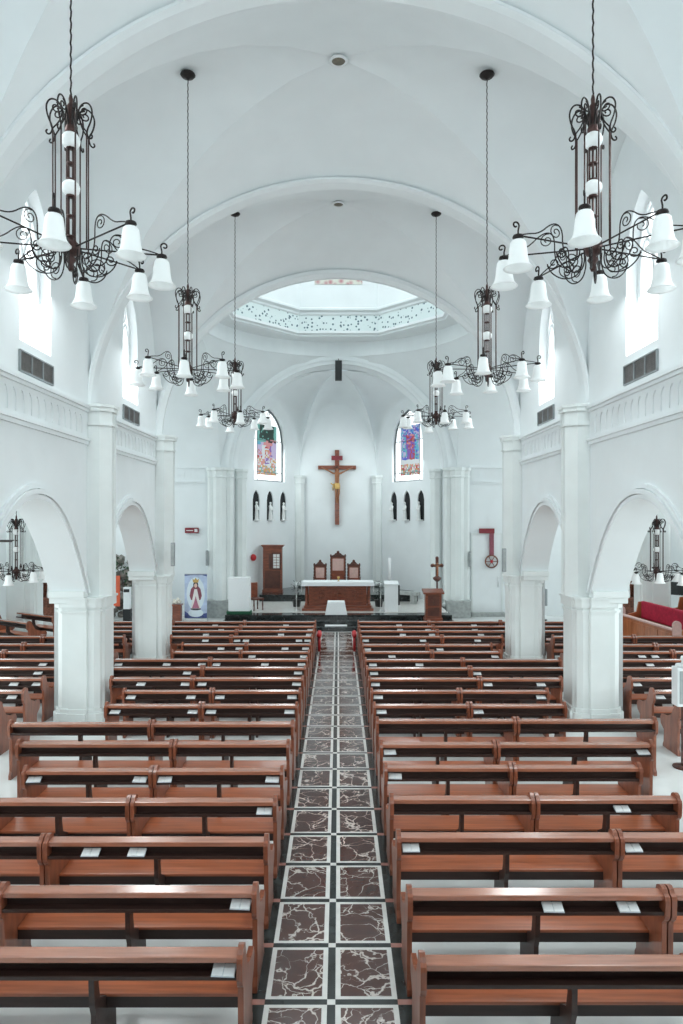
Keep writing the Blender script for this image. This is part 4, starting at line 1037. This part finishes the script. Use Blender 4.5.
# red sash with round wreath ornament
t = thing('wall_ornament', 'dark red bracket and ribbon on white wall with a round wreath hanging below', 'ornament', (6.20, EAST-0.08, 2.0))
t.location = (6.20, EAST-0.10, 2.05)
m_ = MB(); m_.box(-0.40, 0.22, -0.05, 0.055, 1.36, 1.56, 0, 0.01); m_.build('bracket', 'maroon', t)
m_ = MB(); m_.box(0.02, 0.20, -0.035, 0.02, 0.46, 1.36, 0, 0.01); m_.build('ribbon', 'print_red', t)
m_ = MB(); ci = [(0.10+0.25*math.cos(2*PI*i/24), -0.03, 0.20+0.25*math.sin(2*PI*i/24)) for i in range(25)]; m_.tube(ci, 0.03, 6)
for i in range(6): m_.tube([(0.10, -0.03, 0.20), (0.10+0.24*math.cos(PI*i/3), -0.03, 0.20+0.24*math.sin(PI*i/3))], 0.016, 5)
m_.build('wreath', 'brown_carved', t)
m_ = MB(); m_.ball((0.10, -0.05, 0.20), 0.07, seg=8); m_.build('rosette', 'red_paint', t)
# small red sign box, other side
t = thing('wall_sign', 'small dark red sign box on white wall above the banner', 'sign', (-6.05, EAST-0.08, 3.42))
m_ = MB(); m_.box(-0.28, 0.28, -0.04, 0.055, 0, 0.22, 0, 0.008); m_.build('box', 'maroon', t)
m_ = MB(); m_.box(0.12, 0.24, -0.046, -0.04, 0.05, 0.17); m_.box(-0.22, 0.06, -0.046, -0.04, 0.09, 0.12); m_.build('white_mark', 'paper', t)

# banner with robed crowned figure
t = thing('portrait_banner', 'pale blue upright banner printed with a crowned robed lady', 'banner', (-5.62, 26.9, 0))
B = MB(); w, h = 0.44, 1.72
def lay(pts, mi, lv): B.face([(x, -0.012-0.0012*lv, z) for x, z in pts], mi)
B.box(-w, w, -0.010, 0.010, 0.10, 0.10+h, 0)
def ell(cx, cz, rx, rz, n=18): return [(cx+rx*math.cos(2*PI*i/n), cz+rz*math.sin(2*PI*i/n)) for i in range(n)]
lay(ell(0, 1.05, 0.36, 0.66), 1, 1); lay([(-w, 0.10), (w, 0.10), (w, 0.30), (0.2, 0.26), (0, 0.33), (-0.22, 0.22), (-w, 0.38)], 2, 1)
lay([(-w, 1.76), (-w, 1.82), (w, 1.82), (w, 1.74), (0.25, 1.79), (-0.2, 1.785)], 2, 1)
lay(ell(0, 0.30, 0.30, 0.16), 1, 2); lay(ell(0, 0.46, 0.21, 0.055), 6, 3)
lay([(-0.06, 1.40), (-0.19, 1.24), (-0.24, 0.98), (-0.19, 0.82), (0.0, 0.78), (0.19, 0.82), (0.24, 0.98), (0.19, 1.24), (0.06, 1.40)], 4, 3)
lay([(-0.05, 1.24), (-0.13, 0.86), (-0.19, 0.48), (0.19, 0.48), (0.13, 0.86), (0.05, 1.24)], 3, 4)
lay([(0.0, 0.98), (-0.07, 0.70), (-0.15, 0.49), (0.15, 0.49), (0.07, 0.70)], 5, 5)
lay(ell(0, 1.41, 0.10, 0.13), 6, 4); lay(ell(0, 1.38, 0.062, 0.085), 7, 5)
lay([(-0.10, 1.50), (-0.13, 1.66), (-0.06, 1.60), (0, 1.69), (0.06, 1.60), (0.13, 1.66), (0.10, 1.50)], 8, 5)
B.build('printed_sheet', ['print_blue', 'print_pale', 'print_navy', 'print_robe', 'print_red', 'print_pink', 'print_dark', 'print_skin', 'gold'], t)
m_ = MB(); m_.box(-w-0.02, w+0.02, -0.09, 0.09, 0, 0.09, 0, 0.015); m_.build('base', 'steel', t)
m_ = MB(); m_.tube([(0, 0.03, 0.08), (0, 0.03, 1.84)], 0.012, 6); m_.box(-w-0.01, w+0.01, -0.008, 0.02, 1.82, 1.85); m_.build('support_pole', 'steel', t)
# flower stand beside the banner
t = thing('flower_stand', 'small brown stand topped with white flowers beside the banner', 'stand', (-6.30, 26.7, 0))
m_ = MB(); m_.box(-0.16, 0.16, -0.16, 0.16, 0, 0.62, 0, 0.015); m_.box(-0.19, 0.19, -0.19, 0.19, 0.62, 0.68, 0, 0.01); m_.build('pedestal', 'altar_wood', t)
m_ = MB()
for i in range(26):
    a = random.uniform(0, 2*PI); r = random.uniform(0, 0.17); m_.ball((r*math.cos(a), r*math.sin(a), 0.74+0.16*random.random()*(1-r*3)), 0.05, seg=6)
m_.build('flowers', 'flower_white', t)

# rock grotto with orange hanging
t = thing('rock_grotto', 'grey rock grotto with trailing plants, seen between the banner-side pillars', 'grotto', (-8.65, 27.3, 0))
m_ = MB()
rr = random.Random(3)
for i in range(70):
    a = rr.uniform(0, PI); zz_ = rr.uniform(0.1, 2.5); wd = 0.75-0.10*zz_
    x = wd*math.cos(a); y = 0.25+0.25*rr.random()
    if zz_ < 1.95 and abs(x+0.1) < 0.28: y += 0.25
    m_.ball((x, y, zz_), rr.uniform(0.14, 0.26), seg=7, sq=(rr.uniform(.7, 1.2), rr.uniform(.7, 1.1), rr.uniform(.6, 1.0)))
m_.build('rocks', 'rock', t)
m_ = MB()
for i in range(170):
    x = rr.choice([rr.uniform(0.15, 0.65), rr.uniform(-0.7, 0.65)]); z = rr.uniform(0.2, 2.3) if x > 0.15 else rr.uniform(1.9, 2.5)
    c = Vector((x, 0.02-0.1*rr.random(), z)); d_v = Vector((rr.uniform(-1, 1), -0.5, rr.uniform(-1, .6))).normalized()*0.12; sd = d_v.cross(Vector((0, 1, 0.3))).normalized()*0.035
    m_.face([c, c+d_v*.5+sd, c+d_v, c+d_v*.5-sd])
m_.build('trailing_leaves', 'leaf', t)
o = MB(); o.box(-0.24, 0.24, -0.01, 0.01, 0, 1.16); 
t = thing('orange_banner', 'plain orange upright banner standing before the rock grotto', 'banner', (-8.86, 26.75, 0))
m_ = MB(); m_.box(-0.30, 0.30, -0.012, 0.012, 0.58, 1.78); m_.build('sheet', 'orange_cloth', t)
m_ = MB(); m_.tube([(0, 0.02, 0), (0, 0.02, 1.78)], 0.014, 6); m_.box(-0.2, 0.2, -0.12, 0.12, 0, 0.03); m_.build('stand', 'steel', t); o.bm.free()
t = thing('air_conditioner', 'white upright air unit with black base beside the grotto', 'air conditioner', (-8.22, 26.6, 0))
m_ = MB(); m_.box(-0.13, 0.13, -0.12, 0.12, 0.5, 1.35, 0, 0.02); m_.build('housing', 'white_paint', t)
m_ = MB(); m_.box(-0.14, 0.14, -0.13, 0.13, 0, 0.5, 0, 0.015); m_.build('base', 'black_plastic', t)
m_ = MB(); m_.box(-0.11, 0.11, -0.128, -0.12, 1.16, 1.28); m_.build('outlet', 'black_plastic', t)
# standing loudspeaker beyond the lectern-side arch
t = thing('standing_loudspeaker', 'grey loudspeaker with black side on pole, beyond lectern-side second arch', 'loudspeaker', (8.05, 27.0, 0))
m_ = MB(); m_.box(-0.10, 0.17, -0.14, 0.14, 0.58, 1.24, 0, 0.02); m_.build('cabinet', 'grey_plastic', t)
m_ = MB(); m_.box(-0.13, -0.10, -0.13, 0.13, 0.60, 1.22); m_.build('side_plate', 'black_plastic', t)
m_ = MB(); m_.lathe([(0.2, 0), (0.2, 0.03), (0.025, 0.05), (0.025, 0.58)], seg=12); m_.build('stand', 'iron', t)

# side altars at the transept ends
for s, side in ((-1, 'banner'), (1, 'lectern')):
    t = thing('side_altar', 'carved brown wooden side altar in the %s-side transept, behind the aisle chandelier' % side, 'side altar', (s*11.55, 27.5, 0), 0, 'transept side altars')
    m_ = MB(); m_.box(-0.75, 0.75, -0.45, 0.5, 0, 0.75, 0, 0.02); m_.box(-0.85, 0.85, -0.5, 0.5, 0.75, 0.85, 0, 0.015); m_.build('table', 'brown_carved', t)
    for sx in (-1, 1):
        m_ = MB(); m_.lathe([(0.16, 0.85), (0.16, 1.0), (0.11, 1.05), (0.12, 1.6), (0.10, 2.4), (0.15, 2.5), (0.17, 2.6)], (sx*0.52, 0.2, 0), 10); m_.build('column', 'brown_carved', t)
    m_ = MB(); m_.box(-0.7, 0.7, 0.3, 0.45, 0.85, 2.6); m_.build('back_panel', 'brown_carved', t)
    m_ = MB(); m_.prism([(-0.8, 2.6), (0.8, 2.6), (0.5, 3.0), (0.12, 3.1), (0, 3.5), (-0.12, 3.1), (-0.5, 3.0)], 'y', 0.05, 0.48); m_.build('pediment', 'brown_carved', t)
    o = MB(); o.lathe([(0.14, 0), (0.15, 0.05), (0.13, 0.4), (0.10, 0.75), (0.12, 0.95), (0.05, 1.05), (0.055, 1.08)], seg=10); o.ball((0, 0, 1.14), 0.075, seg=10)
    o.tube([(-0.13, -0.02, 0.9), (-0.10, -0.12, 0.72), (0, -0.14, 0.8)], 0.04, 6); o.tube([(0.13, -0.02, 0.9), (0.10, -0.12, 0.72), (0, -0.14, 0.8)], 0.04, 6)
    o = o.build('saint_statue', 'statue_white'); o.location = (s*11.55, 27.4, 0.851); tag(o, 'white robed statue standing on the %s-side carved side altar' % side, 'statue', 'side altar statues')
    # flower arrangement in front
    t = thing('flower_arrangement', 'dark leafy arrangement with white flowers before the %s-side side altar' % side, 'flowers', (s*10.35, 26.4, 0), 0, 'side altar flowers')
    m_ = MB(); m_.lathe([(0.16, 0), (0.12, 0.1), (0.10, 0.5), (0.2, 0.62), (0.18, 0.63)], seg=12); m_.build('vase', 'grey_stone', t)
    m_ = MB(); r2 = random.Random(5)
    for i in range(160):
        a = r2.uniform(0, 2*PI); e_ = r2.uniform(0, 1.2); rr_ = 0.42*r2.random()**.5
        c = Vector((rr_*math.cos(a)*math.cos(e_), rr_*math.sin(a)*math.cos(e_), 0.65+rr_*math.sin(e_)*1.6)); d_v = Vector((math.cos(a), math.sin(a), r2.uniform(-.4, 1))).normalized()*0.16; sd = d_v.cross(Vector((0, 0, 1))).normalized()*0.04
        m_.face([c, c+d_v*.5+sd, c+d_v, c+d_v*.5-sd])
    m_.build('foliage', 'leaf_dark', t)
    m_ = MB()
    for i in range(24):
        a = r2.uniform(0, 2*PI); rr_ = 0.4*r2.random(); m_.ball((rr_*math.cos(a), rr_*math.sin(a), 0.85+0.4*r2.random()), 0.05, seg=6)
    m_.build('blossoms', 'flower_white', t)

# choir stalls with red upholstery, lectern-side transept
def stall(x, y, L_, rz, lab, raise_=0.0):
    t = thing('choir_stall', lab, 'choir stall', (x, y, 0), rz, 'red choir stalls')
    h = L_/2
    m_ = MB(); m_.box(-h, h, 0.28, 0.34, 0, 1.0+raise_, 0, 0.015); m_.build('backboard', 'orange_wood', t)
    m_ = MB(); m_.box(-h+0.05, h-0.05, 0.16, 0.28, 0.55+raise_, 1.12+raise_, 0, 0.05); m_.build('back_cushion', 'red_fabric', t)
    m_ = MB(); m_.box(-h+0.05, h-0.05, -0.20, 0.16, 0.40+raise_, 0.53+raise_, 0, 0.04); m_.build('seat_cushion', 'red_fabric', t)
    m_ = MB(); m_.box(-h, h, -0.20, 0.28, 0.0, 0.40+raise_); m_.build('seat_box', 'orange_wood', t)
    for sx in (-1, 1):
        m_ = MB(); m_.prism([(-0.28, 0), (0.36, 0), (0.36, 1.0+raise_), (0.30, 1.10+raise_), (0.12, 1.08+raise_), (0.05, 0.75+raise_), (-0.22, 0.68+raise_), (-0.28, 0.6+raise_)], 'x', *sorted((sx*h, sx*(h+0.06)))); m_.build('end_panel', 'orange_wood', t)
RZ = -PI/2+0.05
stall(9.9, 21.0, 3.2, RZ, 'red upholstered choir stall right behind the brown panelled stall front', 0.18)
stall(11.2, 20.95, 3.0, RZ, 'red upholstered choir stall nearest the transept outer wall', 0.35)
t = thing('stall_front', 'brown panelled stall front with cream cap and rounded end post, before red stalls', 'stall front', (9.30, 20.6, 0), RZ)
m_ = MB(); m_.box(-1.6, 1.6, -0.04, 0.04, 0, 0.88); m_.build('panel', 'orange_wood', t)
m_ = MB(); m_.box(-1.62, 1.62, -0.10, 0.06, 0.88, 0.93, 0, 0.012); m_.build('cap_rail', 'rose_fabric', t)
for sx in (-1, 1):
    m_ = MB(); m_.prism([(-0.12, 0), (0.12, 0), (0.12, 1.05)]+[(0.12*math.cos(PI*i/10), 1.05+0.12*math.sin(PI*i/10)) for i in range(1, 10)]+[(-0.12, 1.05)], 'x', *sorted((sx*1.62, sx*1.69))); m_.build('end_post', 'rose_fabric', t)
m_ = MB()
for k in range(4): m_.box(-1.5+0.77*k, -1.5+0.77*k+0.66, -0.055, -0.04, 0.15, 0.78, 0, 0.006)
m_.build('raised_panel', 'orange_wood', t)
for (x, y, lab) in ((8.75, 22.6, 'squat brown wooden kneeling desk behind the lectern-side pillar, close to flowers'), (9.05, 23.7, 'squat brown wooden kneeling desk behind the lectern-side pillar, close to the side altar')):
    t = thing('kneeling_desk', lab, 'kneeler', (x, y, 0), 0.2, 'kneeling desks')
    m_ = MB(); m_.box(-0.4, 0.4, -0.03, 0.03, 0, 1.05, 0, 0.01); m_.build('front', 'orange_wood', t)
    m_ = MB(); m_.obox((0, 0.10, 1.08), (0.45, 0, 0), (0, 0.18, -0.04), (0, 0.004, 0.018)); m_.build('sloped_top', 'orange_wood', t)
    for sx in (-1, 1):
        m_ = MB(); m_.box(sx*0.38-0.025, sx*0.38+0.025, 0.03, 0.45, 0, 0.9, 0, 0.01); m_.build('side_panel', 'orange_wood', t)
# black screen by the transept
t = thing('flat_screen', 'black flat screen standing behind the red choir stalls', 'screen', (12.45, 24.4, 0), -0.9)
m_ = MB(); m_.box(-0.6, 0.6, -0.03, 0.03, 1.25, 1.95, 0, 0.01); m_.build('panel', 'black_plastic', t)
m_ = MB(); m_.tube([(0, 0.03, 0), (0, 0.03, 1.6)], 0.03, 8); m_.box(-0.35, 0.35, -0.2, 0.25, 0, 0.04); m_.build('stand', 'iron', t)

# white donation box on post near the lectern-side pews
t = thing('donation_box', 'white framed metal box with grey panel on a post, beside side-aisle pews', 'box', (5.56, 11.0, 0))
m_ = MB(); m_.box(-0.15, 0.15, -0.10, 0.10, 1.00, 1.62, 0, 0.012); m_.build('housing', 'white_paint', t)
m_ = MB(); m_.box(-0.115, 0.115, -0.108, -0.10, 1.05, 1.57); m_.build('front_panel', 'grey_panel', t)
m_ = MB(); m_.lathe([(0.13, 1.62), (0.12, 1.66), (0.04, 1.68), (0.035, 1.73), (0.05, 1.75), (0.04, 1.79)], seg=12); m_.build('finial', 'white_paint', t)
m_ = MB(); m_.box(-0.03, 0.03, -0.03, 0.03, 0.02, 1.0); m_.lathe([(0.17, 0), (0.17, 0.02), (0.05, 0.04)], seg=14); m_.build('post', 'deep_wood', t)

# ceiling fan in the banner-side aisle
t = thing('ceiling_fan', 'dark ceiling fan blade in the banner-side aisle beside the aisle chandelier', 'fan', (-6.98, 13.0, 3.58))
m_ = MB(); m_.lathe([(0.02, -0.06), (0.09, -0.05), (0.10, 0.03), (0.02, 0.06)], seg=12); m_.build('motor', 'iron', t)
m_ = MB(); m_.tube([(0, 0, 0.05), (0, 0, 1.165)], 0.015, 6); m_.build('rod', 'iron', t)
for k in range(3):
    a = k*2*PI/3+0.1; m_ = MB(); m_.obox((0.42*math.cos(a), 0.42*math.sin(a), 0), (0.33*math.cos(a), 0.33*math.sin(a), 0), (-0.07*math.sin(a), 0.07*math.cos(a), 0.015), (0, 0, 0.006)); m_.build('blade', 'iron', t)

# red ribbon bows on the first pews at the aisle
for s in (-1, 1):
    t = thing('ribbon_bow', 'red fabric bow tied to the aisle end of the first %s-half pew' % ('banner' if s < 0 else 'lectern'), 'bow', (s*0.62 if s > 0 else -0.665, 20.72, 0.62), 0, 'red pew bows')
    t.location = ((-0.575 if s < 0 else 0.475), 20.5, 0.48)
    m_ = MB()
    for a in (-1, 1): m_.ball((0, a*0.13, 0.06), 0.13, seg=10, sq=(0.6, 1.0, 0.8))
    m_.build('loop', 'red_paint', t)
    m_ = MB(); m_.tube([(0, 0, 0.05), (0.0, -0.06, -0.18), (0, -0.10, -0.44)], 0.045, 6); m_.tube([(0, 0, 0.05), (0.0, 0.06, -0.16), (0, 0.09, -0.42)], 0.045, 6); m_.ball((0, 0, 0.06), 0.04, seg=8); m_.build('tail', 'red_paint', t)
